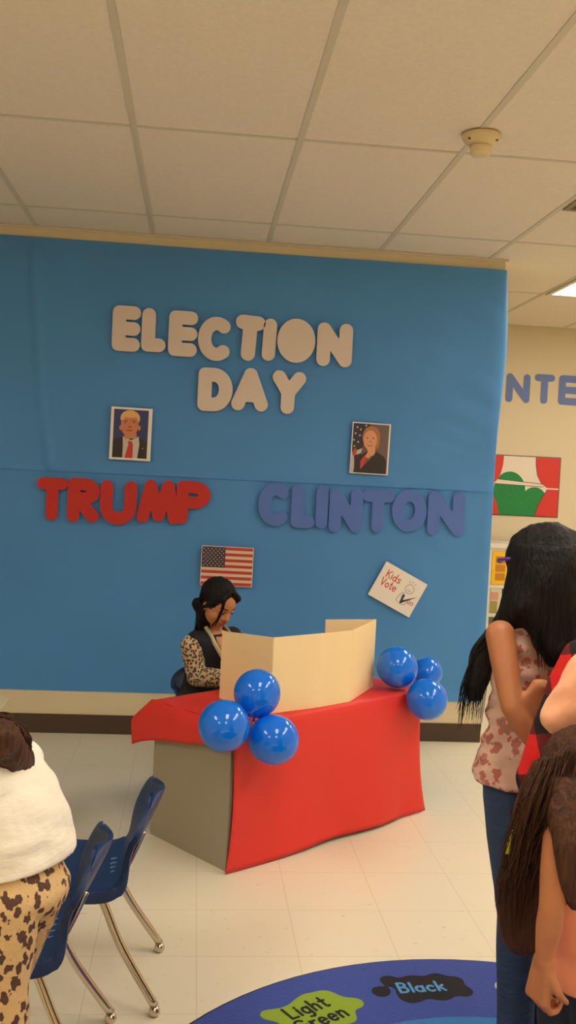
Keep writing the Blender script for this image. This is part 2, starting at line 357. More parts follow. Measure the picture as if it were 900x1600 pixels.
# ---------------------------------------------------------------- letters
def glyph(ch, w, r):
    m = 1-r; W_ = w-r; h = w/2
    g = {
     'E': [[(W_, m), (r, m), (r, r), (W_, r)], [(r, .5), (W_, .5)]],
     'L': [[(r, m), (r, r), (W_, r)]], 'I': [[(h, r), (h, m)]],
     'T': [[(r, m), (W_, m)], [(h, m), (h, r)]],
     'N': [[(r, r), (r, m), (W_, r), (W_, m)]],
     'Y': [[(r, m), (h, .5), (W_, m)], [(h, .5), (h, r)]],
     'A': [[(r, r), (h, m), (W_, r)], [(r+(h-r)*.35, .36), (W_-(h-r)*.35, .36)]],
     'C': [arc(h+.02, .5, h-r+.02, .5-r, 54, 306, 20)],
     'D': [[(r, r), (r, m)], [(r, m)]+arc(w*.45, .5, W_-w*.45, .5-r, 90, -90)+[(r, r)]],
     'U': [[(r, m), (r, .42)]+arc(h, .42, h-r, .42-r, 180, 360)+[(W_, m)]],
     'M': [[(r, r), (w*.3, m), (h, r+.05), (w*.7, m), (W_, r)]],
     'P': [[(r, r), (r, m)], [(r, m)]+arc(w*.52, .68, W_-w*.52, .32-r, 90, -90)+[(r, .36+r)]],
     'R': [[(r, r), (r, m)], [(r, m)]+arc(w*.5, .70, W_-w*.5, .30-r, 90, -90)+[(r, .40+r)], [(w*.45, .42), (W_, r)]],
     'O': [arc(h, .5, h-r, .5-r, 0, 360, 28)]}
    return g[ch]
def letter(ch, x0, y0, x1, y1, r, m, Y, label, group, rot=0, solid=False, thick=.003):
    cx, cy = (x0+x1)/2, (y0+y1)/2; c = at(cx, cy, Y); h = (at(cx, y0, Y)-at(cx, y1, Y)).length; w = (at(x1, cy, Y)-at(x0, cy, Y)).length/h
    w = w-.04; bm = bmesh.new()
    f = ell_sd(w/2, .5, w/2, .5) if solid else strokes_sd(glyph(ch, w, r), r)
    plate(bm, f, -.05, -.05, w+.05, 1.05, .022, 0, thick/h)
    bmesh.ops.translate(bm, vec=(-w/2, -.5, 0), verts=bm.verts); bmesh.ops.scale(bm, vec=(h, h, h), verts=bm.verts)
    bmesh.ops.transform(bm, matrix=WALL(c.x, c.y, c.z, rot), verts=bm.verts)
    mk('cardboard_letter', bm, m, org=c, label=label, category='letter', group=group)
LY = WY-.0300
row = [('E', 174, 478, 221, 549, 'first'), ('L', 220, 482, 261, 550, 'second'), ('E', 262, 486, 310, 557, 'third'), ('C', 308, 495, 366, 564, 'fourth'), ('T', 365, 493, 414, 564, 'fifth'), ('I', 408, 498, 434, 564, 'sixth'), ('O', 432, 498, 494, 567, 'seventh'), ('N', 494, 505, 552, 573, 'eighth')]
for ch, a, b, c, d, w in row:
    letter(ch, a, b, c, d, .150 if ch in 'EC' else .158, m_lw, LY, 'off-white card letter %s, %s letter of the word ELECTION%s' % (ch, w, ', cut as a solid disc' if ch == 'O' else ''), 'white letters of the heading', rot=(-.05 if ch == 'T' else -.03 if ch == 'I' else 0), solid=ch == 'O')
for ch, a, b, c, d in (('D', 308, 575, 365, 643), ('A', 361, 575, 421, 642), ('Y', 423, 580, 478, 647)):
    letter(ch, a, b, c, d, .158, m_lw, LY, 'off-white card letter %s in the short second row reading DAY' % ch, 'white letters of the heading', rot=-.03 if ch == 'Y' else 0)
for k, (ch, a, b, c, d) in enumerate((('T', 56, 746, 107, 813), ('R', 104, 747, 157, 816), ('U', 155, 751, 215, 820), ('M', 213, 750, 284, 818), ('P', 274, 752, 330, 819))):
    letter(ch, a, b, c, d, .14, m_lr, LY-.0007*(k % 2), 'red card letter %s, %s of the five red letters' % (ch, ('leftmost', 'second', 'middle', 'fourth', 'rightmost')[k]), 'red card letters')
for k, (ch, a, b, c, d) in enumerate((('C', 402, 755, 456, 822), ('L', 454, 757, 494, 825), ('I', 492, 759, 514, 826), ('N', 513, 763, 568, 832), ('T', 564, 766, 617, 832), ('O', 611, 765, 668, 831), ('N', 667, 768, 727, 837))):
    letter(ch, a, b, c, d, .14, m_lb, LY-.0007*(k % 2), 'violet-blue card letter %s, %s of the seven violet letters' % (ch, ('leftmost', 'second', 'third', 'fourth', 'fifth', 'sixth', 'rightmost')[k]), 'violet-blue card letters')
for k, (ch, a, b, c, d) in enumerate((('N', 790, 584, 829, 629), ('T', 834, 585, 867, 631), ('E', 872, 587, 907, 633))):
    letter(ch, a, b, c, d, .12, m_lb2, FY-.002, 'grey-blue letter %s high on the cream far wall' % ch, 'grey-blue letters on the far wall')
# ---------------------------------------------------------------- flat prints: one mesh, several colours
def art(name, quad, Y, layers, cols, label, cat, w=None, rot=0, thick=.0012, group=None):
    """quad: centre px, height px, aspect; layers drawn in a box of width w and height 1"""
    (cx, cy), hp, w = quad; c = at(cx, cy, Y); h = (at(cx, cy-hp/2, Y)-at(cx, cy+hp/2, Y)).length
    bm = bmesh.new(); prism(bm, [(0, 0), (w, 0), (w, 1), (0, 1)], 0, thick/h, 0); z = thick/h; dz = .00025/h
    for L in layers:
        z += dz
        if L[0] == 'poly': prism(bm, L[2], z-dz*1.5, z, L[1])
        else: plate(bm, L[2], max(L[3], -.0) if False else L[3], L[4], L[5], L[6], L[7], z-dz*1.5, z, L[1])
    bmesh.ops.translate(bm, vec=(-w/2, -.5, 0), verts=bm.verts); bmesh.ops.scale(bm, vec=(h, h, h), verts=bm.verts)
    bmesh.ops.transform(bm, matrix=WALL(c.x, c.y, c.z, rot), verts=bm.verts)
    tags = dict(label=label, category=cat)
    if group: tags['group'] = group
    return mk(name, bm, [mat('ink_%d_%d_%d' % tuple(k), k, .5) if not isinstance(k, bpy.types.Material) else k for k in cols], org=c, **tags)
def E_(mi, cx, cy, rx, ry, h=.02): return ('sd', mi, ell_sd(cx, cy, rx, ry), cx-rx-.03, cy-ry-.03, cx+rx+.03, cy+ry+.03, h)
def P_(mi, *p): return ('poly', mi, p)
# portrait, man (generic): blue ground, fair hair, dark suit, red tie
w = .78
art('portrait_print', ((204.5, 678), 82, w), LY, [
    P_(1, (.055, .04), (w-.07, .04), (w-.07, .96), (.055, .96)),
    P_(2, (.055, .04), (w-.07, .04), (w-.07, .36), (.55, .43), (.40, .47), (.22, .43), (.055, .38)),
    P_(3, (.25, .04), (.53, .04), (.56, .30), (.54, .46), (.40, .38), (.24, .45), (.25, .26)),
    P_(5, (.28, .40), (.50, .42), (.50, .52), (.26, .52)),
    E_(4, .365, .80, .185, .15), E_(5, .36, .67, .165, .225), E_(5, .19, .61, .025, .05, .012), E_(5, .545, .62, .025, .05, .012), E_(4, .36, .865, .15, .06),
    P_(4, (.20, .80), (.24, .74), (.27, .86), (.24, .9)), P_(6, (.29, .04), (.44, .04), (.44, .30), (.41, .36), (.34, .36), (.355, .30)),
    P_(7, (.24, .735), (.32, .745), (.32, .76), (.24, .752)), P_(7, (.40, .745), (.48, .735), (.48, .752), (.40, .76)),
    E_(7, .28, .715, .022, .010, .006), E_(7, .44, .715, .022, .010, .006), P_(7, (.33, .62), (.40, .62), (.385, .645), (.35, .645)), P_(8, (.30, .555), (.42, .555), (.41, .575), (.31, .575)), E_(3, .625, .235, .012, .012, .005)],
    [m_print, (52, 58, 112), (40, 32, 26), (206, 196, 180), (232, 184, 112), (212, 132, 90), (196, 48, 50), (132, 72, 44), (158, 66, 54)],
    'printed portrait of a fair-haired man in dark suit and red tie', 'portrait print', rot=-.008)
w = .76
stars = [(.10, .90), (.17, .86), (.27, .945), (.07, .78), (.155, .745), (.045, .65), (.13, .615), (.06, .53)]
art('portrait_print', ((578.5, 701), 80, w), LY, [
    P_(1, (.02, .02), (w-.03, .02), (w-.03, .98), (.02, .98)), P_(2, (.02, .02), (.02, .98), (.36, .98), (.24, .6), (.2, .3), (.13, .02)),
    *[E_(3, x, y, .017, .017, .006) for x, y in stars], P_(3, (.02, .02), (.02, .42), (.07, .30), (.09, .02)), P_(6, (.03, .42), (.07, .32), (.13, .45), (.08, .5)),
    P_(3, (.10, .36), (.20, .40), (.22, .50), (.12, .45)),
    E_(4, .385, .73, .175, .20), E_(4, .40, .62, .155, .16), P_(5, (.30, .32), (.48, .38), (.47, .55), (.32, .55)),
    P_(7, (.07, .02), (.10, .26), (.27, .41), (.33, .46), (.30, .30), (.22, .10), (.40, .30), (.50, .45), (.66, .36), (.71, .26), (.71, .02)),
    P_(6, (.20, .08), (.20, .26), (.29, .38), (.35, .36), (.30, .22)), P_(5, (.29, .34), (.36, .30), (.46, .46), (.33, .44)),
    E_(5, .365, .665, .135, .19), P_(4, (.24, .80), (.30, .85), (.44, .86), (.50, .80), (.50, .70), (.54, .76), (.50, .90), (.38, .94), (.27, .90), (.22, .80)),
    E_(9, .305, .705, .020, .010, .005), E_(9, .425, .705, .020, .010, .005), P_(8, (.345, .625), (.395, .625), (.38, .645), (.36, .645)),
    P_(8, (.30, .575), (.43, .575), (.40, .545), (.33, .545)), P_(3, (.315, .572), (.415, .572), (.39, .56), (.34, .56))],
    [m_print, (112, 90, 84), (52, 44, 52), (200, 190, 184), (176, 120, 66), (226, 156, 112), (198, 66, 62), (42, 34, 30), (176, 76, 60), (84, 52, 40)],
    'printed portrait of a short-haired woman in black jacket before a flag', 'portrait print', rot=-.015)
# flag print
w = 1.31; L = []
for k in range(7): L.append(P_(1, (.02, .98-k*2*.0738-.0738), (w-.02, .98-k*2*.0738-.0738), (w-.02, .98-k*2*.0738), (.02, .98-k*2*.0738)))
L.append(P_(2, (.02, .98-.0738*7), (.60, .98-.0738*7), (.60, .98), (.02, .98)))
for rr in range(9):
    for cc in range(6 - rr % 2): L.append(P_(0, *[(.02+.58*(cc*2+1+rr % 2)/12+(.021 if q % 2 == 0 else .009)*math.sin(q*math.pi/5), .98-.517*(rr+1)/10+(.021 if q % 2 == 0 else .009)*math.cos(q*math.pi/5)) for q in range(10)][::-1]))
for q in L[8:]: pass
def flat_layers(L):   # all stars share one level
    return L
art('flag_print', ((354.5, 885), 62, w), LY, L[:8]+L[8:], [mat('flag_white', (226, 200, 172), .6), (190, 62, 58), (62, 54, 70)], 'printed American flag on the blue wall above the seated girl', 'flag print', rot=-.01, thick=.001)
# thin stroke lettering
def G(ch):
    g = {'K': (.6, [[(.05, 0), (.05, 1)], [(.55, 1), (.08, .45)], [(.2, .58), (.58, 0)]]), 'i': (.15, [[(.07, 0), (.07, .6)], [(.07, .8), (.07, .83)]]),
     'd': (.55, [arc(.25, .28, .22, .28, 0, 360), [(.48, 1), (.48, 0)]]), 's': (.45, [[(.4, .5), (.3, .6), (.12, .57), (.08, .44), (.22, .33), (.38, .25), (.38, .08), (.22, 0), (.04, .08)]]),
     'V': (.6, [[(.03, 1), (.3, 0), (.57, 1)]]), 'o': (.5, [arc(.25, .29, .22, .29, 0, 360)]), 't': (.4, [[(.18, .95), (.18, .1), (.26, 0), (.36, .05)], [(.02, .62), (.36, .62)]]),
     'e': (.5, [[(.05, .3), (.46, .32)]+arc(.25, .29, .21, .3, 8, 320)]), 'T': (.6, [[(.02, 1), (.58, 1)], [(.3, 1), (.3, 0)]]), 'O': (.7, [arc(.33, .5, .3, .48, 0, 360)]),
     'L': (.5, [[(.05, 1), (.05, 0), (.45, 0)]]), 'g': (.5, [arc(.24, .3, .2, .28, 0, 360), [(.44, .58), (.44, -.2), (.32, -.36), (.12, -.32)]]),
     'h': (.5, [[(.06, 1), (.06, 0)], [(.06, .35), (.16, .55), (.32, .58), (.42, .42), (.42, 0)]]), 'G': (.75, [arc(.38, .5, .33, .48, 45, 340)+[(.68, .45), (.42, .45)]]),
     'r': (.38, [[(.06, .6), (.06, 0)], [(.06, .35), (.18, .56), (.34, .56)]]), 'n': (.5, [[(.06, .6), (.06, 0)], [(.06, .35), (.16, .55), (.32, .58), (.42, .42), (.42, 0)]]),
     'B': (.6, [[(.05, 0), (.05, 1)], [(.05, 1)]+arc(.25, .77, .22, .23, 90, -90)+[(.05, .54)], [(.05, .54)]+arc(.27, .27, .27, .27, 90, -90)+[(.05, 0)]]),
     'l': (.15, [[(.07, 0), (.07, 1)]]), 'a': (.55, [arc(.25, .28, .22, .28, 0, 360), [(.47, .58), (.47, 0)]]), 'c': (.48, [arc(.26, .29, .22, .29, 45, 315)]),
     'k': (.5, [[(.06, 0), (.06, 1)], [(.42, .6), (.08, .28)], [(.2, .38), (.45, 0)]]), 'W': (.9, [[(.03, 1), (.22, 0), (.43, .8), (.64, 0), (.85, 1)]]), 'u': (.5, [[(.06, .6), (.06, .15), (.2, 0), (.36, .05), (.44, .2)], [(.44, .6), (.44, 0)]]),
     'w': (.7, [[(.03, .6), (.17, 0), (.33, .5), (.5, 0), (.65, .6)]]), ' ': (.35, [])}
    return g[ch]
def text_paths(s, x, y, h, gap=.14, ang=0, center=False):
    out = []; cx = 0
    for ch in s:
        wd, ps = G(ch); out += [[(cx+a, b) for a, b in p] for p in ps]; cx += wd+gap
    if center: out = [[(a-cx/2, b) for a, b in p] for p in out]
    c, s_ = math.cos(ang), math.sin(ang)
    return [[(x+h*(a*c-b*s_), y+h*(a*s_+b*c)) for a, b in p] for p in out]
def T_(mi, paths, r, h):
    xs = [p[0] for q in paths for p in q]; ys = [p[1] for q in paths for p in q]
    return ('sd', mi, strokes_sd(paths, r), min(xs)-r*2, min(ys)-r*2, max(xs)+r*2, max(ys)+r*2, h)
w = 1.27
art('vote_print', ((621.5, 921), 59, w), LY, [
    T_(1, text_paths('Kids', .17, .64, .20, gap=.12), .013, .009), T_(1, text_paths('Vote', .13, .40, .20, gap=.1), .013, .009),
    T_(2, [arc(.91, .66, .12, .12, 0, 360, 24), arc(.91, .64, .05, .035, 200, 340), [(.87, .69), (.875, .69)], [(.95, .69), (.955, .69)], [(.84, .80), (.80, .84)], [(.90, .83), (.90, .88)], [(.97, .82), (1.0, .86)], [(.80, .52), (.74, .40), (.72, .25), (.80, .20)], [(.84, .52), (.80, .36)], [(.86, .20), (.98, .22), (1.02, .34)]], .006, .006),
    P_(3, (.82, .46), (.88, .47), (.89, .32), (1.20, .58), (.88, .22), (.84, .20)), T_(1, text_paths('oo', 1.02, .30, .15, gap=.1), .008, .007)],
    [m_print, (206, 60, 50), (120, 108, 104), (44, 48, 66)], 'tilted white kids-vote print with tick mark and doodled smiling face', 'vote print', rot=math.radians(-27))
# puppet theatre poster on the far wall
w = 1.404
def hump(cx, cy, rx, ry, y0): return [(cx-rx, y0)]+[(a, b) for a, b in arc(cx, cy, rx, ry, 180, 0, 16)]+[(cx+rx, y0)]
cu = [(.98, .986), (.985, .85), (1.02, .68), (1.09, .56), (1.2, .485), (w-.014, .485), (w-.014, .986)]; cl = [(1.2, .462), (1.14, .35), (1.06, .2), (1.01, .014), (w-.014, .014), (w-.014, .462)]
ml = lambda q: [(w-x, y) for x, y in q][::-1]
grow_ = lambda q, d: [(x-d if x < 1.3 else x, y) for x, y in q]
art('puppet_theatre_poster', ((810, 759), 94, w), FY-.003, [
    P_(1, (.012, .012), (w-.012, .012), (w-.012, .988), (.012, .988)),
    P_(3, *hump(.55, .42, .27, .31, .012)), P_(3, *hump(.98, .28, .21, .21, .012)),
    P_(4, (.22, .61), (.22, .515), (1.13, .495), (1.13, .55)), P_(1, (.22, .60), (.22, .525), (1.13, .505), (1.13, .54)),
    P_(4, *grow_(cu, .010)), P_(4, *grow_(cl, .010)), P_(2, *cu), P_(2, *cl), P_(2, *ml(cu)), P_(2, *ml(cl))],
    [mat('poster_edge', (50, 40, 34), .6), (232, 218, 200), (214, 52, 42), mat('marker_green', (22, 132, 62), .6, var=.15, vscale=40, stretch=(1, 1, 4)), (60, 46, 38)],
    'drawn puppet theatre poster with red curtains and green bushes on far wall', 'poster', thick=.004)
# play cupboard by the far wall
yc = FY-.42; pL = at(763, 900, yc).x; ztop = at(775, 850, yc).z
t = empty('play_cupboard', (pL+.3, yc+.15, 0), label='white play cupboard with a yellow panelled door against the far wall', category='cupboard')
bm = bmesh.new(); Wc = .62
box(bm, (pL, yc, 0), (pL+.02, yc+.36, ztop)); box(bm, (pL+Wc-.02, yc, 0), (pL+Wc, yc+.36, ztop)); box(bm, (pL+.02, yc+.34, 0), (pL+Wc-.02, yc+.36, ztop))
zs_ = [at(775, y, yc).z for y in (858, 916, 961)]
box(bm, (pL-.01, yc-.012, ztop-.03), (pL+Wc+.01, yc+.36, ztop+.005))
for z in zs_: box(bm, (pL+.02, yc+.001, z-.014), (pL+Wc-.02, yc+.34, z+.014))
box(bm, (pL+.02, yc+.001, .0), (pL+Wc-.02, yc+.34, .08))
mk('carcass', bm, m_white, parent=t)
m_y = mat('yellow_panel', (244, 190, 20), .5); m_yb = mat('amber_pane', (196, 128, 26), .5)
d0, d1 = pL+.022, pL+.20
mk('door', boxbm((d0, yc-.004, zs_[1]+.016), (d1, yc+.012, zs_[0]-.016)), m_y, parent=t, label='yellow door'); dr = bpy.data.objects['door']
zz = np.linspace(zs_[1]+.04, zs_[0]-.045, 4)
for a, b in zip(zz, zz[1:]):
    bm = bmesh.new(); box(bm, (d0+.028, yc-.007, a+.006), (d0+.10, yc-.0035, b-.006))
    mk('pane', bm, m_yb, parent=dr)
bm = bmesh.new(); box(bm, (d0, yc-.004, zs_[2]+.016), (d0+.085, yc+.012, zs_[1]-.016)); mk('lower_door', bm, mat('cream_door', (214, 204, 172), .5), parent=t)
ld = bpy.data.objects['lower_door']
mk('pink_card', boxbm((d0+.004, yc-.006, at(770, 937, yc).z), (d0+.06, yc-.0035, at(770, 925, yc).z)), mat('pink_card', (214, 150, 130), .6), parent=ld)
mk('olive_panel', boxbm((d0+.004, yc-.006, at(770, 957, yc).z), (d0+.055, yc-.0035, at(770, 939, yc).z)), mat('olive', (160, 146, 80), .6), parent=ld)
mk('side_panel', boxbm((d1+.01, yc-.002, .09), (pL+Wc-.022, yc+.012, zs_[0]-.016)), m_white, parent=t)
# ---------------------------------------------------------------- round rug
m_rug = mat('blue_rug_pile', (26, 62, 158), .95, bump=.5, bscale=300, sheen=.2); m_rug2 = mat('light_blue_pile', (54, 122, 190), .95, bump=.5, bscale=300)
RC, RR = (.775, 1.815), .968
bm = bmesh.new(); n = 96
def ring_faces(r0_, r1_, z0_, z1_, mi):
    a = [bm.verts.new((r0_*math.cos(2*math.pi*i/n), r0_*math.sin(2*math.pi*i/n), z0_)) for i in range(n)]; b = [bm.verts.new((r1_*math.cos(2*math.pi*i/n), r1_*math.sin(2*math.pi*i/n), z1_)) for i in range(n)]
    for i in range(n): bm.faces.new((a[i], b[i], b[(i+1) % n], a[(i+1) % n])).material_index = mi
    return b
ring_faces(.655, RR-.008, .009, .009, 0); ring_faces(RR-.008, RR, .009, .006, 5); ring_faces(RR, RR, .006, .0, 5); ring_faces(.6, .655, .009, .009, 1)
b = ring_faces(.0001, .6, .009, .009, 0)
def blob(th, rad, cs, mi, s=1.0):
    c = V((rad*math.cos(th), rad*math.sin(th)))
    q = th-math.pi/2; co, si = math.cos(q), math.sin(q)
    pts = [(c.x+s*(x*co-y*si), c.y+s*(x*si+y*co), r_*s) for x, y, r_ in cs]
    plate(bm, circles_sd(pts, .03), c.x-.2, c.y-.2, c.x+.2, c.y+.2, .005, .008, .0098, mi); return c, q
splat = [(-.02, 0, .058), (.05, .0, .05), (-.085, .045, .026), (-.125, -.01, .026), (.06, .04, .03), (.11, .025, .022), (.11, -.03, .028), (-.05, -.045, .03), (.04, -.04, .03), (-.01, .03, .03)]
pb = atz(660, 1543, .009); pg = atz(487, 1580, .009); pw = atz(787, 1543, .009)
def polar(p): dx, dy = p.x-RC[0], p.y-RC[1]; return math.atan2(dy, dx), math.hypot(dx, dy)
tb, rb = polar(pb); tg, rg = polar(pg); tw, rw = polar(pw)
words = []
c, q = blob(tb, rb, splat, 2); words.append(('Black', c, q, 4, .048))
c, q = blob(tg, rg-.01, [(-.0, 0.0, .075), (.07, .0, .05), (-.075, .03, .035), (-.11, .055, .022), (-.12, -.03, .028), (.075, .05, .03), (.125, -.02, .025), (.03, .055, .03), (-.04, -.07, .03), (.06, -.06, .03)], 3, 1.0)
words.append(('Light', c+V((-math.sin(q), math.cos(q)))*.028, q, 2, .05)); words.append(('Green', c-V((-math.sin(q), math.cos(q)))*.035, q, 2, .05))
words.append(('G', V((rw*math.cos(tw), rw*math.sin(tw))), tw-math.pi/2, 6, .052))
for k, (th, mi) in enumerate(((tg+.62, 7), (tg+1.25, 8), (tw-.75, 9), (tw-1.4, 7), (tw-2.05, 3), (tg+1.9, 2), (tw-2.7, 8))): blob(th, .80, splat, mi)
for s_, c, q, mi, hh in words:
    ps = text_paths(s_, c.x-math.sin(-q)*-.0, c.y, hh, gap=.14, ang=q, center=True)
    off = V((-math.sin(q), math.cos(q)))*(-hh*.45); ps = [[(a+off.x, b_2+off.y) for a, b_2 in p] for p in ps]
    xs = [p[0] for z in ps for p in z]; ys = [p[1] for z in ps for p in z]
    plate(bm, strokes_sd(ps, .0042), min(xs)-.02, min(ys)-.02, max(xs)+.02, max(ys)+.02, .0022, .009, .0104, mi)
bmesh.ops.translate(bm, vec=(RC[0], RC[1], 0), verts=bm.verts)
rugm = lambda nm, c: mat(nm, c, .95, bump=.4, bscale=300)
mk('round_rug', bm, [m_rug, m_rug2, rugm('black_pile', (26, 24, 30)), rugm('lime_pile', (140, 166, 44)), rugm('pale_blue_pile', (86, 150, 210)), rugm('rug_binding', (18, 16, 30)), rugm('white_pile', (205, 205, 200)), rugm('red_pile', (190, 40, 40)), rugm('yellow_pile', (220, 180, 40)), rugm('purple_pile', (110, 60, 140))],
   org=(RC[0], RC[1], 0), label='round blue classroom rug with colour-name blots on the floor', category='rug')
# ---------------------------------------------------------------- voting desk
Fp, Gp, Rp = V((.168, 3.419, 0)), V((-.113, 3.779, 0)), V((1.005, 4.094, 0)); TZ = .53
ax = (Rp-Fp); LEN = ax.length; ax.normalize(); ay = V((-ax.y, ax.x, 0)); DEP = (Gp-Fp).dot(ay); out = -ay
def dk(u, v, z): return Fp+ax*u+ay*v+V((0, 0, z))
def dbox(bm, u0, v0, z0, u1, v1, z1):
    vs = box(bm, (u0, v0, z0), (u1, v1, z1))
    for v in vs: v.co = dk(*v.co)
t = empty('voting_desk', dk(LEN/2, DEP/2, 0), label='low desk with grey end panels under the red paper', category='desk')
for nm, a in (('end_panel', (0, 0, 0, .018, DEP, TZ-.022)), ('end_panel', (LEN-.018, 0, 0, LEN, DEP, TZ-.022)), ('front_panel', (.019, .006, .03, LEN-.019, .022, TZ-.022)), ('top', (-.004, -.004, TZ-.021, LEN+.004, DEP+.004, TZ))):
    bm = bmesh.new(); dbox(bm, *a); bevel(mk(nm, bm, m_grey, parent=t), .002)
bm = bmesh.new(); dbox(bm, .02, -.012, 0, .06, .006, .012); mk('foot', bm, m_wood, parent=t)
# red paper cover
def lerp(a, b, t): return a+(b-a)*t
def ss(a, b, x): x = max(0, min(1, (x-a)/(b-a))); return x*x*(3-2*x)
bm = bmesh.new(); NU, NV = 60, 44; grid = []
zt = TZ+.004
for i in range(NU+1):
    u = lerp(-.006, LEN+.006, i/NU); row = []
    # back lip, top, then front drop to the floor
    prof = [(DEP+.02, zt-.06), (DEP+.016, zt-.01)]+[(DEP*(1-k/10), zt) for k in range(11)]
    prof[-1] = (-.004, zt); prof.append((-.012, zt-.012))
    for k in range(1, 26):
        z = lerp(zt-.012, .004+.012*ss(.15, .5, i/NU)*ss(1., .6, i/NU), k/25); q = 1-z/zt
        w_ = .030*math.sin(i/NU*math.pi*1.0)*q+.02*math.sin(i/NU*9+1.2)*q*ss(.3, .6, i/NU)+.035*ss(.85, 1, i/NU)*q**2
        row_v = -.013-w_-.010*q; prof.append((row_v, z))
    du = 0
    for v, z in prof:
        q = 1-z/zt; e = ss(.88, 1, i/NU)*.034*q**4 + (1-ss(0, .10, i/NU))*(.012*math.sin(q*math.pi)-.016*q**5)*(1 if v < 0 else 0)
        bump_ = .0015*noise.noise(V((u*6, v*6, z*6)))
        zz_ = z+(.004*max(0, noise.noise(V((u*4, v*7, 0)))) if v >= 0 else 0)
        row.append(bm.verts.new(dk(u+e, v-abs(bump_), zz_)))
    grid.append(row)
for a, b in zip(grid, grid[1:]):
    for i in range(len(a)-1): bm.faces.new((a[i], a[i+1], b[i+1], b[i]))
# left overhang: sticks out stiffly at the back, droops along the end panel
NUf, NVf = 40, 16; rows = []
def inv(P_): d_ = P_-Fp; return V((d_.dot(ax), d_.dot(ay), d_.z))
T1, T2 = inv(at(204, 1123, 3.87)), inv(at(206, 1163, 3.865))
for i in range(NUf+1):
    k = i/NUf; v = lerp(DEP+.018, -.003, k); e = 1-ss(0, .42, k)
    p0_ = V((-.006, v, zt+.004*max(0, noise.noise(V((-.024, v*7, 0)))))); a1 = V((-.030, v, .498)); a2 = V((-.024-.012*k, v, lerp(.395, .452, ss(.1, 1, k))))
    q1 = a1.lerp(T1+V((0, -.10*k, 0)), e); q2 = a2.lerp(T2+V((0, -.10*k, 0)), e**4)
    path = [p0_]
    for j in range(1, NVf+1):
        t_ = j/NVf
        if t_ < .6: z_ = t_/.6; path.append(p0_.lerp(q1, z_)+V((0, 0, .008*math.sin(math.pi*z_)*(1-e))))
        else: path.append(q1.lerp(q2, (t_-.6)/.4))
    for it in range(2): path = [path[0]]+[path[j]*.5+(path[j-1]+path[j+1])*.25 for j in range(1, NVf)]+[path[-1]]
    rows.append([bm.verts.new(dk(q.x, q.y, q.z+.0015*math.sin(k*20))) for q in path])
for a, b in zip(rows, rows[1:]):
    for i in range(len(a)-1): bm.faces.new((a[i], b[i], b[i+1], a[i+1]))
bmesh.ops.remove_doubles(bm, verts=bm.verts, dist=.0005)
cov = mk('table_paper', bm, m_red, org=dk(LEN/2, DEP/2, TZ), smooth=True, label='red paper sheet draped over the desk and down its front', category='table cover')
so = cov.modifiers.new('thickness', 'SOLIDIFY'); so.thickness = .0012; so.offset = 1
# privacy screen
ZT = .832; P0 = V((.132, 3.823)); P1 = V((.318, 3.592)); P2 = V((.655, 3.815)); P3 = V((.805, 4.109)); P4 = atz(509, 968, ZT).xy
t = empty('privacy_screen', (.5, 3.9, TZ), label='folded manila cardboard privacy screen standing on the red paper', category='privacy screen')
def panel(a, b, ta, tb_, zb=TZ+.0065):
    bm = bmesh.new(); d = (b-a).normalized(); nn = V((-d.y, d.x))*.0022
    vs = [bm.verts.new(q) for q in [(*(a-nn), zb), (*(b-nn), zb), (*(b-nn), tb_), (*(a-nn), ta), (*(a+nn), zb), (*(b+nn), zb), (*(b+nn), tb_), (*(a+nn), ta)]]
    for f in ((0, 1, 2, 3), (7, 6, 5, 4), (0, 4, 5, 1), (1, 5, 6, 2), (2, 6, 7, 3), (3, 7, 4, 0)): bm.faces.new([vs[k] for k in f])
    mk('panel', bm, m_card, parent=t)
PM = P1.lerp(P2, .55)+V((.006, -.010))
for a, b, za, zb in ((P0, P1, .806, ZT-.006), (P1, PM, ZT-.006, ZT-.003), (PM, P2, ZT-.003, ZT-.004), (P2, P3, ZT-.004, ZT), (P3, P4, ZT, ZT)): panel(V(a), V(b), za, zb)
# balloons
def balloon(c, r, tie, label, group, sq=1.0):
    bm = bmesh.new(); c = V(c); d = (V(tie)-c).normalized(); s, u_ = frame(d); Mx = Matrix((s, u_, -d)).transposed()
    prof = []
    for k in range(25):
        a = math.pi/2-math.pi*k/24*.975; z = math.sin(a); rr = math.cos(a); z2 = z if z > 0 else z*1.08
        prof.append((max(r*rr, .0015), r*z2*sq))
    lathe(bm, prof, c, 40, M=Mx); o = mk('balloon', bm, m_balloon, org=c, smooth=True, label=label, category='balloon', group=group)
    bm = bmesh.new(); e = c+d*r*1.07*sq
    tube(bm, [e-d*.004, e, e+d*.006, e+d*.012], [.005, .0032, .004, .008], 12); mk('knot', bm, m_balloon, parent=o, smooth=True)
g = 'balloons at the front left corner of the desk'; tl = dk(-.004, -.03, TZ-.01)
balloon(at(402, 1082, 3.425), .0845, at(396, 1130, 3.4), 'blue balloon at the desk corner, topmost of three', g)
balloon(at(350, 1134, 3.295), .0895, tl, 'blue balloon at the desk corner, in front of the grey panel', g)
balloon(at(428.5, 1156, 3.365), .0885, tl, 'blue balloon hanging against the red paper front', g)
g = 'balloons at the far right corner of the desk'; tr_ = dk(LEN+.02, -.03, TZ)
balloon(at(620, 1042, 4.06), .0875, tr_, 'blue balloon resting above the right end of the desk', g)
balloon(at(667, 1093, 3.97), .0875, tr_, 'blue balloon hanging off the right desk corner, lowest there', g)
balloon(at(667, 1051, 4.28), .070, tr_, 'smaller blue balloon tucked behind two others at the right corner', g)
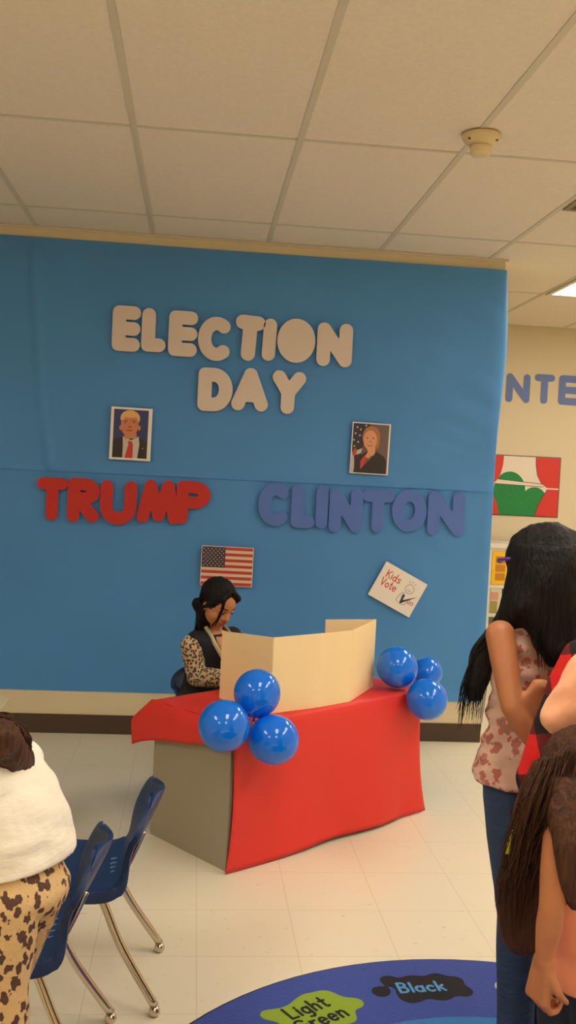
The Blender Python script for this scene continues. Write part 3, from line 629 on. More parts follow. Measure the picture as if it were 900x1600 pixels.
# ---------------------------------------------------------------- school chairs
def make_chair(loc, rz, label):
    """local: faces -X, origin on floor mid-way between rear feet"""
    t = empty('school_chair', (0, 0, 0), label=label, category='chair', group='navy school chairs with chrome legs')
    bm = bmesh.new(); prof = smooth_path([(-.385, 0, .318), (-.372, 0, .332), (-.33, 0, .337), (-.24, 0, .330), (-.165, 0, .328), (-.125, 0, .342), (-.098, 0, .385), (-.072, 0, .44), (-.046, 0, .495), (-.026, 0, .535), (-.018, 0, .555)], 5)
    NP = len(prof); NW = 14; g1 = []
    for i, p in enumerate(prof):
        k = i/(NP-1); hw = .175
        if p.z > .34 and k > .4:
            z = p.z; hw = .175-.018*math.exp(-((z-.40)/.04)**2)
            if z > .465: hw = .175*(max(0, 1-((z-.465)/.092)**2.6)**.45)+.012
        if k < .08: hw *= .86+.14*k/.08
        row = []; tg = (prof[min(i+1, NP-1)]-prof[max(i-1, 0)]).normalized(); nb = V((tg.z, 0, -tg.x))*(.026-.014*ss(.4, .7, k))*(1-ss(.82, .97, k))
        for j in range(-1, NW+2):
            s = -1+2*min(max(j, 0), NW)/NW; rim = nb if j in (-1, NW+1) else V((0, 0, 0)); cup = .016*abs(s)**3 if k < .5 else 0; cx_ = -.030*abs(s)**2.2*(ss(.5, .75, k))
            drop = -.006*abs(s)**6*ss(.5, .2, k)
            row.append(bm.verts.new((p.x+cx_+rim.x, s*(hw+(.004 if j in (-1, NW+1) else 0)), p.z+cup*.3+drop+rim.z)))
        g1.append(row)
    for a, b in zip(g1, g1[1:]):
        for j in range(NW+2): bm.faces.new((a[j], a[j+1], b[j+1], b[j]))
    sh = mk('shell', bm, m_plastic, parent=t, smooth=True)
    q = sh.modifiers.new('thick', 'SOLIDIFY'); q.thickness = .011; q.offset = 0; q = sh.modifiers.new('bev', 'BEVEL'); q.width = .004; q.segments = 2; q.limit_method = 'ANGLE'; q.angle_limit = 1.0
    for s in (-1, 1):
        y = s*.125; yf = s*.170
        for nm, pts in (('leg', [(-.215, y, .322), (-.190, y, .318), (-.160, y+s*.006, .285), (-.105, y+s*.022, .17), (-.012, yf, .028)]), ('leg', [(-.20, y, .322), (-.30, y, .322), (-.325, y, .305), (-.345, y+s*.012, .22), (-.395, yf, .028)])):
            bm = bmesh.new(); tube(bm, smooth_path(pts, 6), .0112, 14); lg = mk(nm, bm, m_chrome, parent=t, smooth=True)
            e = V(pts[-1]); bm = bmesh.new(); lathe(bm, [(.006, .028), (.012, .024), (.0155, .016), (.015, .008), (.010, .001), (.002, 0)], (e.x, e.y, 0), 20); mk('glide', bm, m_chrome, parent=lg, smooth=True)
    for s in (-1, 1):
        bm = bmesh.new(); tube(bm, smooth_path([(-.13, s*.10, .330), (-.105, s*.115, .37), (-.078, s*.12, .43), (-.06, s*.12, .475)], 5), .007, 10)
        mk('back_support', bm, m_chrome, parent=t, smooth=True)
    for k in range(4):
        bm = bmesh.new(); tube(bm, [(-.150-.002*k, -.055+.03*k, .3345), (-.138, -.055+.03*k, .3375)], .0035, 8)
        mk('vent_slot', bm, mat('slot_blue', (90, 120, 160), .4), parent=t)
    t.location = loc; t.rotation_euler = (0, 0, rz); return t
def dup(root, loc, rz, label):
    r = root.copy(); link(r); r.location = loc; r.rotation_euler = (0, 0, rz); r['label'] = label
    for ch in list(root.children):
        c = ch.copy(); link(c); c.parent = r
        for g_ in ch.children: d = g_.copy(); link(d); d.parent = c
    return r
ch1 = make_chair((-.035, 2.667, 0), 0, 'empty navy school chair, the further of the two at the left')
dup(ch1, (-.146, 2.296, 0), 0, 'empty navy school chair nearer the camera, behind the leopard leggings')
gf = V((.55, -.835, 0)).normalized()
dup(ch1, (.05, 4.45, 0), math.atan2(-gf.y, -gf.x), 'navy school chair the seated girl sits on behind the desk')
# classroom table at the left edge
tc_ = atz(18, 1087, .56)
t = empty('classroom_table', (tc_.x-.6, tc_.y-.4, 0), label='cream classroom table whose corner shows at the left edge', category='table')
bm = bmesh.new(); x1, y1 = tc_.x, tc_.y; prism(bm, [(x1-1.2, y1-.75), (x1-.03, y1-.75), (x1, y1-.72), (x1, y1-.03), (x1-.03, y1), (x1-1.2, y1)], .532, .56)
bevel(mk('tabletop', bm, mat('cream_laminate', (206, 194, 158), .4), parent=t), .003)
for a, b in ((-.08, -.08), (-.08, -.67), (-1.12, -.08), (-1.12, -.67)):
    bm = bmesh.new(); tube(bm, [(x1+a, y1+b, .531), (x1+a, y1+b, .02)], .014, 14); lg = mk('leg', bm, m_chrome, parent=t, smooth=True)
    bm = bmesh.new(); lathe(bm, [(.012, .022), (.016, .014), (.014, .002), (.004, 0)], (x1+a, y1+b, 0), 16); mk('glide', bm, m_chrome, parent=lg, smooth=True)
# ---------------------------------------------------------------- people
def ellipsoid(bm, c, r, R=None, n=20):
    vs = bmesh.ops.create_uvsphere(bm, u_segments=n, v_segments=n//2+2, radius=1)['verts']
    Mx = Matrix.Diagonal((*r, 1)); Mx = (R.to_4x4() if R else Matrix.Identity(4)) @ Mx; Mx.translation = V(c)
    for v in vs: v.co = Mx @ v.co
def capsule(bm, a, b, ra, rb, n=16):
    a, b = V(a), V(b); d = (b-a); L = d.length; d.normalize(); s, t = frame(d); rings = []
    for k in range(7):
        th = math.pi/2*(1-k/6); 
        rings.append((a-d*ra*math.sin(th), max(ra*math.cos(th), .0004)))
    for k in range(7):
        th = math.pi/2*k/6; rings.append((b+d*rb*math.sin(th), max(rb*math.cos(th), .0004)))
    vr = [[bm.verts.new(c+(s*math.cos(2*math.pi*i/n)+t*math.sin(2*math.pi*i/n))*r) for i in range(n)] for c, r in rings]
    for p, q in zip(vr, vr[1:]):
        for i in range(n): bm.faces.new((p[i], p[(i+1) % n], q[(i+1) % n], q[i]))
    bm.faces.new(vr[0][::-1]); bm.faces.new(vr[-1])
def limb(bm, pts, rs):
    for i in range(len(pts)-1): capsule(bm, pts[i], pts[i+1], rs[i], rs[i+1])
def loft(bm, secs, n=24, k=5, sup=2.3):
    """secs: (centre, side vector*half width, front vector*half depth); superelliptic sections, smooth between"""
    C_ = smooth_path([s[0] for s in secs], k); A = smooth_path([s[1] for s in secs], k); B = smooth_path([s[2] for s in secs], k); rings = []
    for c, a, b in zip(C_, A, B):
        r = []
        for i in range(n):
            t = 2*math.pi*i/n; x, y = math.cos(t), math.sin(t); x = math.copysign(abs(x)**(2/sup), x); y = math.copysign(abs(y)**(2/sup), y); r.append(bm.verts.new(c+a*x+b*y))
        rings.append(r)
    for p, q in zip(rings, rings[1:]):
        for i in range(n): bm.faces.new((p[i], p[(i+1) % n], q[(i+1) % n], q[i]))
    bm.faces.new(rings[0][::-1]); bm.faces.new(rings[-1])
def grow(bm, vox, smooth=4, disp=None):
    """one continuous surface from the overlapping pieces"""
    bmesh.ops.recalc_face_normals(bm, faces=bm.faces)
    me = bpy.data.meshes.new('tmp'); bm.to_mesh(me); bm.free(); o = bpy.data.objects.new('tmp', me); link(o)
    r = o.modifiers.new('r', 'REMESH'); r.mode = 'VOXEL'; r.voxel_size = vox; r.use_smooth_shade = True
    if smooth: q = o.modifiers.new('s', 'SMOOTH'); q.factor = .5; q.iterations = smooth
    dg = bpy.context.evaluated_depsgraph_get(); out = bpy.data.meshes.new_from_object(o.evaluated_get(dg)); bpy.data.objects.remove(o); bpy.data.meshes.remove(me)
    if disp:
        ns = [v.normal.copy() for v in out.vertices]
        for v, nn in zip(out.vertices, ns): v.co += nn*disp(v.co)
    return out
def folds(amp, sc=(14, 14, 6), seed=0): return lambda p: amp*noise.noise(V((p.x*sc[0]+seed, p.y*sc[1], p.z*sc[2])))
def streaks(amp, f=75, seed=0): return lambda p: amp*noise.noise(V((p.x*f+seed, p.y*f, p.z*5)))+amp*.6*noise.noise(V((p.x*f*.4, p.y*f*.4, p.z*3+seed)))
def hand(bm, wrist, d, palm, s, curl=.5, right=True, thumb=.5):
    """wrist point, finger direction d, palm-facing direction, scale s (1 = adult 0.18 m)"""
    d = V(d).normalized(); p = V(palm); p = (p-d*p.dot(d)).normalized(); x = d.cross(p)*(1 if right else -1)    # x points to the thumb side
    w = V(wrist); L = .095*s
    for k in (-1.5, -.5, .5, 1.5): capsule(bm, w+x*k*.012*s, w+d*L+x*k*.0185*s, .0145*s, .0125*s)
    capsule(bm, w+x*.012*s, w+d*L*.55+x*.030*s+p*.008*s, .017*s, .014*s)
    for k, ln, rr in ((1.5, .072, .0088), (.5, .080, .0090), (-.5, .074, .0086), (-1.5, .058, .0076)):
        a = w+d*L+x*k*.0195*s; dirn = d.copy(); ang = curl*.55
        for seg, fr in ((0, .45), (1, .30), (2, .25)):
            ang_ = curl*(.55+.75*seg); dd = (d*math.cos(ang_)+p*math.sin(ang_)).normalized(); b = a+dd*ln*fr*s
            capsule(bm, a, b, rr*s*(1.08-.1*seg), rr*s*(1.0-.1*seg), 10); a = b
    a = w+d*L*.30+x*.032*s+p*.004*s; t1 = (d*.75+x*.62+p*.25).normalized(); b = a+t1*.034*s; capsule(bm, a, b, .0135*s, .0105*s)
    t2 = (d*.85+x*(.35-.5*thumb)+p*(.2+.7*thumb)).normalized(); c = b+t2*.028*s; capsule(bm, b, c, .0105*s, .0095*s); capsule(bm, c, c+(t2+p*.3*thumb).normalized()*.020*s, .0095*s, .0075*s)
def head(bm, c, f, u, s):
    """c centre of the skull, f where the face looks, u up; s=1 for a 0.2 m tall head"""
    f = V(f).normalized(); u = V(u); u = (u-f*u.dot(f)).normalized(); l = u.cross(f); R = Matrix((l, f, u)).transposed()
    def q(x, y, z): return V(c)+(l*x+f*y+u*z)*s
    ellipsoid(bm, q(0, -.008, .022), (.072*s, .090*s, .080*s), R); ellipsoid(bm, q(0, .018, -.030), (.058*s, .062*s, .066*s), R)
    ellipsoid(bm, q(0, .048, -.072), (.030*s, .024*s, .022*s), R); ellipsoid(bm, q(.034, .040, -.030), (.024*s, .026*s, .026*s), R); ellipsoid(bm, q(-.034, .040, -.030), (.024*s, .026*s, .026*s), R)
    capsule(bm, q(0, .072, .006), q(0, .088, -.024), .009*s, .013*s); ellipsoid(bm, q(.011, .080, -.027), (.009*s, .009*s, .007*s), R); ellipsoid(bm, q(-.011, .080, -.027), (.009*s, .009*s, .007*s), R)
    capsule(bm, q(-.018, .073, .020), q(-.040, .060, .018), .010*s, .009*s); capsule(bm, q(.018, .073, .020), q(.040, .060, .018), .010*s, .009*s)
    capsule(bm, q(-.014, .073, -.049), q(.014, .073, -.049), .0075*s, .0075*s); capsule(bm, q(-.011, .070, -.058), q(.011, .070, -.058), .008*s, .008*s)
    for k in (-1, 1): ellipsoid(bm, q(k*.072, -.004, -.006), (.008*s, .016*s, .026*s), R)
    return q, R
def face_parts(body, q, R, s, lidded=True):
    for k in (-1, 1):
        bm = bmesh.new(); ellipsoid(bm, q(k*.029, .066, .003), (.0125*s, .0105*s, (.006 if lidded else .0085)*s), R, 16); e = mk('eye', bm, m_sclera, parent=body, smooth=True)
        bm = bmesh.new(); ellipsoid(bm, q(k*.029, .0745, .001), (.0052*s, .003*s, .005*s), R, 12); mk('iris', bm, m_eye, parent=e, smooth=True)
        bm = bmesh.new(); tube(bm, smooth_path([q(k*.014, .0755, .005), q(k*.028, .0785, .0075), q(k*.043, .0695, .004)], 4), .0016*s, 6); mk('eyelash', bm, m_eye, parent=body, smooth=True)
        bm = bmesh.new(); tube(bm, smooth_path([q(k*.013, .0825, .024), q(k*.030, .0785, .030), q(k*.047, .062, .024)], 4), [.002*s]*4+[.0025*s]*4+[.001*s], 6, flat=.6); mk('eyebrow', bm, m_eye, parent=body, smooth=True)
    bm = bmesh.new(); tube(bm, smooth_path([q(-.021, .0735, -.051), q(-.007, .0815, -.049), q(0, .0815, -.0505), q(.007, .0815, -.049), q(.021, .0735, -.051)], 3), .0034*s, 8); tube(bm, smooth_path([q(-.017, .073, -.056), q(0, .0795, -.059), q(.017, .073, -.056)], 4), .0042*s, 8); mk('lips', bm, m_lip, parent=body, smooth=True)
def strand_set(bm, roots, rad, n=5):
    for pts in roots:
        ps = smooth_path(pts, 5); N = len(ps); tube(bm, ps, [max(rad*(1-(i/(N-1))**2*.85), rad*.12) for i in range(N)], n)
def jit(p, a): return V(p)+V((random.uniform(-a, a), random.uniform(-a, a), random.uniform(-a, a)))
def torso(bm, J, f, g=0.0, lo='crotch', hi='neck', wide=1.0, flare=0.0):
    """J: dict of joints; f facing; g extra thickness"""
    s = J['s']; P, Cn, N = V(J['pelvis']), V(J['chest']), V(J['neck']); f = V(f).normalized(); sd = (V(J['shL'])-V(J['shR'])).normalized()
    f = (f-sd*f.dot(sd)).normalized(); hs = (V(J['hipL'])-V(J['hipR'])).normalized(); hf = V((hs.y, -hs.x, 0)); hf = hf if hf.dot(f) > 0 else -hf; hf.normalize()
    a = lambda w: sd*(w*s*wide+g); b = lambda w: f*(w*s+g); ah = lambda w: hs*(w*s*wide+g); bh = lambda w: hf*(w*s+g)
    W_ = P.lerp(Cn, .45); up_ = (N-Cn).normalized()
    secs = []
    if lo == 'crotch': secs += [(P-(Cn-P).normalized()*.075*s, ah(.085), bh(.06))]
    if lo in ('crotch', 'hip'): secs += [(P-(Cn-P).normalized()*.03*s, ah(.128+flare), bh(.088+flare))]
    if lo == 'long': secs += [(P-(Cn-P).normalized()*.10*s, ah(.140+flare), bh(.098+flare)), (P, ah(.135+flare), bh(.094+flare))]
    if lo != 'waist': secs += [(P.lerp(Cn, .15), ah(.122+flare*.6), bh(.084+flare*.6))]
    secs += [(W_, a(.106+flare*.4), b(.076+flare*.3)), (Cn, a(.126), b(.086)), (Cn.lerp(N, .55), a(.132), b(.074)), (Cn.lerp(N, .86), a(.095), b(.052))]
    if hi == 'neck': secs += [(N, a(.045), b(.040))]
    loft(bm, secs)
def build(name, J, f, hf, hu, skin, tags, org, hands=(), vox=.0055, lidded=True):
    """the continuous body; returns object and head frame"""
    s = J['s']; bm = bmesh.new(); torso(bm, J, f)
    hc = V(J['head']); n0 = V(J['neck']); capsule(bm, n0-(hc-n0)*.15, n0.lerp(hc, .75), .036*s, .036*s); q, R = head(bm, hc, hf, hu, J.get('hs', s))
    for k in 'LR':
        sh, el, wr = V(J['sh'+k]), V(J['el'+k]), V(J['wr'+k]); limb(bm, [sh, sh.lerp(el, .5), el, el.lerp(wr, .35), wr], [.042*s, .038*s, .030*s, .031*s, .021*s])
        hi_, kn, an = V(J['hip'+k]), V(J['kn'+k]), V(J['an'+k]); limb(bm, [hi_, hi_.lerp(kn, .35), kn, kn.lerp(an, .35), an], [.078*s, .074*s, .047*s, .050*s, .030*s])
        ft = V(J['ft'+k])+V((0, 0, .012)); capsule(bm, an-V((0, 0, .020*s)), ft, .028*s, .019*s)
    for h in hands: hand(bm, *h)
    for k in 'LR':
        if k not in J.get('hands', 'LR'): continue
    o = mk(name, grow(bm, vox, 3), skin, org=org, smooth=True, **tags); return o, q, R
def sleeve(bm, J, k, g, upto=1.0, r=(.044, .041, .034, .033, .027)):
    s = J['s']; sh, el, wr = V(J['sh'+k]), V(J['el'+k]), V(J['wr'+k])
    if upto <= .5: e = sh.lerp(el, upto*2); limb(bm, [sh, e], [r[0]*s+g, r[1]*s+g]); return
    e = el.lerp(wr, (upto-.5)*2); limb(bm, [sh, sh.lerp(el, .5), el, el.lerp(wr, .35), e], [x*s+g for x in r])
def trousers(J, f, g, m, body, upto=1.0, disp=None, name='trousers', legs=(.080, .076, .050, .051, .040), vox=.006):
    s = J['s']; bm = bmesh.new(); P, Cn = V(J['pelvis']), V(J['chest']); hs = (V(J['hipL'])-V(J['hipR'])).normalized(); hf = V((hs.y, -hs.x, 0)).normalized(); d = (Cn-P).normalized()
    loft(bm, [(P-d*.075*s, hs*(.088*s+g), hf*(.066*s+g)), (P-d*.03*s, hs*(.130*s+g), hf*(.090*s+g)), (P, hs*(.130*s+g), hf*(.088*s+g)), (P.lerp(Cn, .33), hs*(.112*s+g), hf*(.080*s+g))])
    for k in 'LR':
        h, kn, an = V(J['hip'+k]), V(J['kn'+k]), V(J['an'+k]); e = kn.lerp(an, upto); limb(bm, [h, h.lerp(kn, .35), kn, kn.lerp(e, .35), e], [x*s+g for x in legs])
    return mk(name, grow(bm, vox, 4, disp or folds(.004)), m, parent=body, smooth=True)
def shoes(J, body, m, z0=.001):
    s = J['s']
    for k in 'LR':
        bm = bmesh.new(); an, ft = V(J['an'+k]), V(J['ft'+k]); a = V((an.x, an.y, .040*s)); b = V((ft.x, ft.y, .030*s)); capsule(bm, a, b, .039*s, .032*s); capsule(bm, a, a+V((0, 0, .04*s)), .038*s, .036*s)
        me = grow(bm, .006, 2)
        for v in me.vertices: v.co.z = max(v.co.z, z0)
        mk('shoe', me, m, parent=body, smooth=True)
def stand(J, cx, cy, f, hipz, s, gap=.075, kneeo=.01):
    """fills in the legs of someone standing"""
    f = V(f).normalized(); l = V((-f.y, f.x, 0)); J['s'] = s
    for k, g_ in (('L', 1), ('R', -1)):
        h = V((cx, cy, hipz))+l*g_*gap*s*.9; J['hip'+k] = h; a = V((cx, cy, .075*s))+l*g_*gap*s; J['an'+k] = a; J['kn'+k] = V((cx, cy, hipz*.53))+l*g_*gap*s+f*kneeo; J['ft'+k] = V((a.x, a.y, .024*s))+f*.13*s
def left(f): f = V(f); return V((-f.y, f.x, 0)).normalized()

# --- seated girl behind the desk
f = gf; l = left(f); s = .80
hc = at(341, 944, 4.13); nk = at(336, 984, 4.20)
J = dict(s=s, hs=.93, pelvis=V((nk.x, nk.y, .40))-f*.10, chest=V((nk.x, nk.y, .66))-f*.02, neck=nk, head=hc)
J['shL'] = nk+l*.118+V((0, 0, -.045)); J['shR'] = nk-l*.122+V((0, 0, -.05)); J['elR'] = at(308, 1058, 4.15); J['wrR'] = at(362, 1060, 4.0); J['elL'] = J['shL']+f*.06+l*.03+V((0, 0, -.18)); J['wrL'] = V((*(nk+f*.24+l*.02).xy, .565))
for k, g_ in (('L', 1), ('R', -1)):
    J['hip'+k] = J['pelvis']+l*g_*.06+V((0, 0, -.01)); J['kn'+k] = J['hip'+k]+f*.20+V((0, 0, .01)); J['kn'+k].z = .385; J['an'+k] = V((*(J['kn'+k]+f*.0).xy, .06)); J['ft'+k] = J['an'+k]+f*.10; J['ft'+k].z = .024
wr = J['wrR']; hd = (V((.28, 3.86, .56))-wr).normalized(); hands = [(wr, hd, (0, 0, -1), s*.92, .55, True, .4), (J['wrL'], (V((.30, 3.93, .56))-J['wrL']).normalized(), (0, 0, -1), s*.92, .5, False, .4)]
hf = V((.58, -.70, -.50)); hu = V((.25, -.25, 1))
girl, q, R = build('person', J, f, hf, hu, m_skin, dict(label='seated girl in black vest with leopard sleeves, head bent over the desk', category='person'), (nk.x-.03, nk.y+.1, 0), hands, vox=.0045)
face_parts(girl, q, R, .93)
s1 = .93
bm = bmesh.new(); ellipsoid(bm, q(0, -.022, .034), (.082*s1, .094*s1, .086*s1), R); ellipsoid(bm, q(0, -.045, -.01), (.074*s1, .056*s1, .07*s1), R)
for k in (-1, 1): limb(bm, [q(k*.012, .045, .098), q(k*.05, .052, .066), q(k*.074, .020, .022), q(k*.074, -.018, -.035)], [.013, .015, .011, .008])
b0 = q(-.05, -.075, -.05); tail = [b0, at(319, 962, 4.24), at(311, 985, 4.27), at(312, 1030, 4.32)]; limb(bm, tail, [.026, .024, .020, .012])
limb(bm, [q(.0, -.055, -.05), V(nk)-f*.065+V((0, 0, -.03)), V(nk)-f*.10+V((0, 0, -.16))], [.055, .045, .02])
hair = mk('hair', grow(bm, .0045, 3, streaks(.0035)), m_hairb, parent=girl, smooth=True)
bm = bmesh.new(); rr = []
for i in range(16):
    t_ = random.uniform(-.2, 1); rr.append([jit(q(-.045, .045, .085), .012), jit(q(-.052, .078, .045), .006), jit(q(-.050, .080, -.01), .006), jit(q(-.046, .070, -.055), .008), jit(q(-.045, .055, -.09), .010)])
for i in range(40): a = jit(q(-.075, -.03, .02), .02); rr.append([a, jit(at(314, 955, 4.18), .012), jit(at(309, 975, 4.22), .014), jit(at(306, 992, 4.24), .016)])
strand_set(bm, rr, .0016); mk('loose_strands', bm, m_hairb, parent=hair, smooth=True)
# vest body, leopard sleeves, trims
bm = bmesh.new(); torso(bm, J, f, g=.013, lo='long', hi='chest'); limb(bm, [J['shR'].lerp(J['neck'], .22), J['neck']+V((0, 0, -.045))-f*.01], [.056*s, .052*s]); limb(bm, [J['shL'].lerp(J['neck'], .22), J['neck']+V((0, 0, -.045))-f*.01], [.056*s, .052*s]); vest = mk('vest', grow(bm, .005, 4, folds(.003)), m_black, parent=girl, smooth=True)
for k in 'LR':
    bm = bmesh.new(); J2 = dict(J); J2['sh'+k] = V(J['sh'+k]).lerp(V(J['el'+k]), .07); sleeve(bm, J2, k, .008, .98, (.048, .050, .042, .042, .030)); mk('sleeve', grow(bm, .005, 3, folds(.006, (30, 30, 30))), m_leo, parent=girl, smooth=True)
fr = lambda a, b, c: V(nk)+l*a+f*b+V((0, 0, c))
sd_ = (J['shL']-J['shR']).normalized()
for g_ in (-1, 1):
    bm = bmesh.new(); tube(bm, smooth_path([fr(g_*.046, -.012, .016), fr(g_*.052, .035, -.006), fr(g_*.042, .072, -.055), fr(g_*.018, .092, -.105)], 6), .010, 10, flat=.5, side=f); mk('collar_trim', bm, m_trim, parent=girl, smooth=True)
bm = bmesh.new(); loft(bm, [(fr(0, .045, -.02), l*.035, f*.02), (fr(0, .062, -.06), l*.028, f*.018), (fr(0, .075, -.10), l*.006, f*.01)]); mk('chest', grow(bm, .004, 2), m_skin, parent=girl, smooth=True)
for z in (-.125, -.20):
    bm = bmesh.new(); c = fr(-.018, .094 if z > -.15 else .088, z); lathe(bm, [(.009, -.003), (.010, 0), (.009, .004), (.004, .005)], c, 16, M=Matrix((l, V((0, 0, 1)), f)).transposed()); mk('snap', bm, m_gold, parent=vest, smooth=True)
for k_, (x0, z0) in enumerate(((.012, -.115), (.016, -.175), (.0, -.205))):
    bm = bmesh.new(); tube(bm, smooth_path([fr(x0+.004*i, .098-.0004*i, z0+.009*math.sin(i*2.1)) for i in range(9)], 4), .0013, 6); mk('script_print', bm, mat('silver_ink', (190, 185, 185), .4), parent=vest, smooth=True)
trousers(J, f, .008, m_black, girl); shoes(J, girl, m_shoe)

# --- girl in floral blouse, back to the camera
YA = 2.22; f = V((-.72, .69, 0)); l = left(f); s = .82; c = at(838, 1000, YA); nk = at(846, 966, YA)
J = dict(s=s, chest=V((c.x, c.y, at(838, 1060, YA).z)), neck=nk, head=at(848, 893, YA)); P = at(812, 1196, YA); J['pelvis'] = V((P.x, P.y, P.z))
stand(J, P.x+.012, P.y, f, P.z-.055, s)
J['shL'] = at(782, 992, YA-.09); J['shR'] = at(905, 995, YA+.09); J['elL'] = at(800, 1106, YA-.17); J['wrL'] = at(838, 1168, YA-.19); J['elR'] = at(884, 1108, YA-.05); J['wrR'] = at(846, 1072, YA-.17)
J['knL'] = at(808, 1430, YA-.04); J['knR'] = at(856, 1430, YA+.05); J['anL'].x += .045; J['anR'].x += .04; J['ftL'].x += .045; J['ftR'].x += .04
hands = [(J['wrL'], V((.8, -.02, -.1)), -f*.3+V((0, 0, .9)), s*.9, .6, False, .5), (J['wrR'], V((-.5, -.1, -.85)), V((0, 1, 0)), s*.9, .5, True, .5)]
pa, q, R = build('person', J, f, V((-.80, .60, -.02)), (0, 0, 1), m_skin2, dict(label='girl with long black hair, floral blouse and jeans standing with her back turned', category='person'), (P.x, P.y, 0), hands, vox=.006, lidded=False)
face_parts(pa, q, R, s, False)
bm = bmesh.new(); torso(bm, J, f, g=.012, lo='hip', hi='chest', flare=.022); mk('blouse', grow(bm, .006, 3, folds(.012, (14, 14, 34))), m_flor, parent=pa, smooth=True)
trousers(J, f, .006, m_jean, pa, legs=(.078, .074, .052, .052, .045)); shoes(J, pa, m_shoe, .0097)
bm = bmesh.new(); s1 = s
ellipsoid(bm, q(0, -.012, .038), (.086, .100, .088), R); ellipsoid(bm, q(0, -.035, -.03), (.088, .088, .10), R)
hl = lambda x, y, Y, w_, d_: (at(x, y, Y), V((w_, 0, 0)), V((0, d_, 0)))
loft(bm, [hl(854, 850, YA-.03, .074, .07), hl(852, 900, YA-.04, .086, .085), hl(850, 950, YA-.05, .092, .085), hl(862, 985, YA-.09, .060, .05), hl(872, 1020, YA-.11, .045, .035), hl(874, 1042, YA-.11, .03, .02)])
loft(bm, [hl(822, 900, YA-.04, .04, .06), hl(815, 950, YA-.05, .046, .07), hl(792, 985, YA+.01, .042, .05), hl(760, 1010, YA+.02, .030, .035), hl(748, 1060, YA+.0, .026, .028), hl(740, 1095, YA-.01, .016, .02)])
loft(bm, [hl(880, 900, YA, .04, .06), hl(888, 960, YA, .05, .06), hl(896, 1010, YA-.02, .035, .04), hl(900, 1045, YA-.03, .02, .02)])
hair = mk('hair', grow(bm, .006, 5, streaks(.004)), m_hairb, parent=pa, smooth=True)
bm = bmesh.new(); rr = []
for i in range(70):
    x = random.uniform(-22, 16); y = random.uniform(1090, 1140); rr.append([jit(at(795+x*.4, 965, YA-.02), .01), jit(at(762+x*.7, 1015, YA+.0), .008), jit(at(745+x*.9, 1065, YA+.0), .008), jit(at(736+x, y, YA-.01), .006)])
for i in range(50):
    x = random.uniform(-30, 26); rr.append([jit(at(858+x, 960, YA-.12), .008), jit(at(866+x, 1000, YA-.13), .008), jit(at(872+x*.9, random.uniform(1020, 1055), YA-.13), .006)])
for i in range(120):
    a = random.uniform(-1, 1)*2.6; x, y = math.sin(a)*.088, -math.cos(a)*.10; rr.append([q(x*.25, y*.25, .128), q(x*.75, y*.75-.008, .112), q(x*1.05, y*1.02-.012, .05), q(x*1.12, y*1.05-.02, -.05), jit(q(x*1.1, y-.02, -.12), .008)])
strand_set(bm, rr, .0018); mk('loose_strands', bm, m_hairb, parent=hair, smooth=True)
bm = bmesh.new(); tube(bm, [at(796, 873, YA-.06), at(786, 874, YA-.03), at(781, 876, YA-.0)], [.004, .004, .007], 8); mk('glasses', bm, m_purple, parent=pa, smooth=True, label='purple glasses arm')

# --- person in red and black plaid
YB_ = 1.98; f = V((-.55, .83, 0)); l = left(f); s = .86; nk = at(985, 978, YB_); P = V((nk.x-.02, nk.y, .60))
J = dict(s=s, chest=V((nk.x, nk.y, nk.z-.15)), neck=nk, head=nk+V((-.01, .02, .12)), pelvis=P); stand(J, P.x, P.y, f, P.z-.04, s)
J['shL'] = at(908, 1030, YB_-.06); J['shR'] = nk-l*.14+V((0, 0, -.05)); J['elL'] = at(833, 1212, YB_-.06); J['wrL'] = at(862, 1330, YB_+.05); J['elR'] = J['shR']+V((.03, .02, -.21)); J['wrR'] = J['elR']+f*.08+V((0, 0, -.16))
hands = [(J['wrL'], V((.05, .1, -1)), l*-1, s*.9, .5, False, .4), (J['wrR'], V((0, .1, -1)), l, s*.9, .5, True, .4)]
pb_, q, R = build('person', J, f, f, (0, 0, 1), m_skin, dict(label='person in red and black plaid shirt, elbow out, at the right edge', category='person'), (P.x, P.y, 0), hands, vox=.007)
face_parts(pb_, q, R, s, False)
bm = bmesh.new(); torso(bm, J, f, g=.012, lo='long', hi='chest', flare=.012); sleeve(bm, J, 'L', .007, .97); sleeve(bm, J, 'R', .007, .97); mk('shirt', grow(bm, .006, 3, folds(.005, (20, 20, 16))), m_plaid, parent=pb_, smooth=True)
trousers(J, f, .006, m_jean2, pb_); shoes(J, pb_, m_shoe, .0097)
bm = bmesh.new(); ellipsoid(bm, q(0, -.018, .034), (.085*s, .098*s, .088*s), R); limb(bm, [q(0, -.05, .0), q(0, -.07, -.08), q(0, -.10, -.16)], [.07*s, .06*s, .03*s]); mk('hair', grow(bm, .006, 4, streaks(.004)), m_hairdk, parent=pb_, smooth=True)

# --- person in peach top further right
YD = 1.80; f = V((-.3, .95, 0)).normalized(); l = left(f); s = .92; nk = at(1075, 965, YD-.04); P = V((nk.x, nk.y, .66))
J = dict(s=s, chest=V((nk.x, nk.y, nk.z-.16)), neck=nk, head=nk+V((0, .02, .13)), pelvis=P); stand(J, P.x, P.y, f, P.z-.04, s)
J['shL'] = at(985, 1000, YD-.04); J['shR'] = nk-l*.15+V((0, 0, -.05)); J['elL'] = at(870, 1121, YD-.03); J['wrL'] = at(975, 1075, YD+.03); J['elR'] = J['shR']+V((.03, -.02, -.22)); J['wrR'] = J['elR']+f*.06+V((0, 0, -.17))
hands = [(J['wrL'], V((1, .2, .1)), V((0, 1, 0)), s*.9, .5, False, .4), (J['wrR'], V((0, .1, -1)), l, s*.9, .5, True, .4)]
pd, q, R = build('person', J, f, f, (0, 0, 1), m_skin2, dict(label='person mostly out of frame, peach sleeve and bent elbow over the brown hair', category='person'), (P.x, P.y, 0), hands, vox=.007)
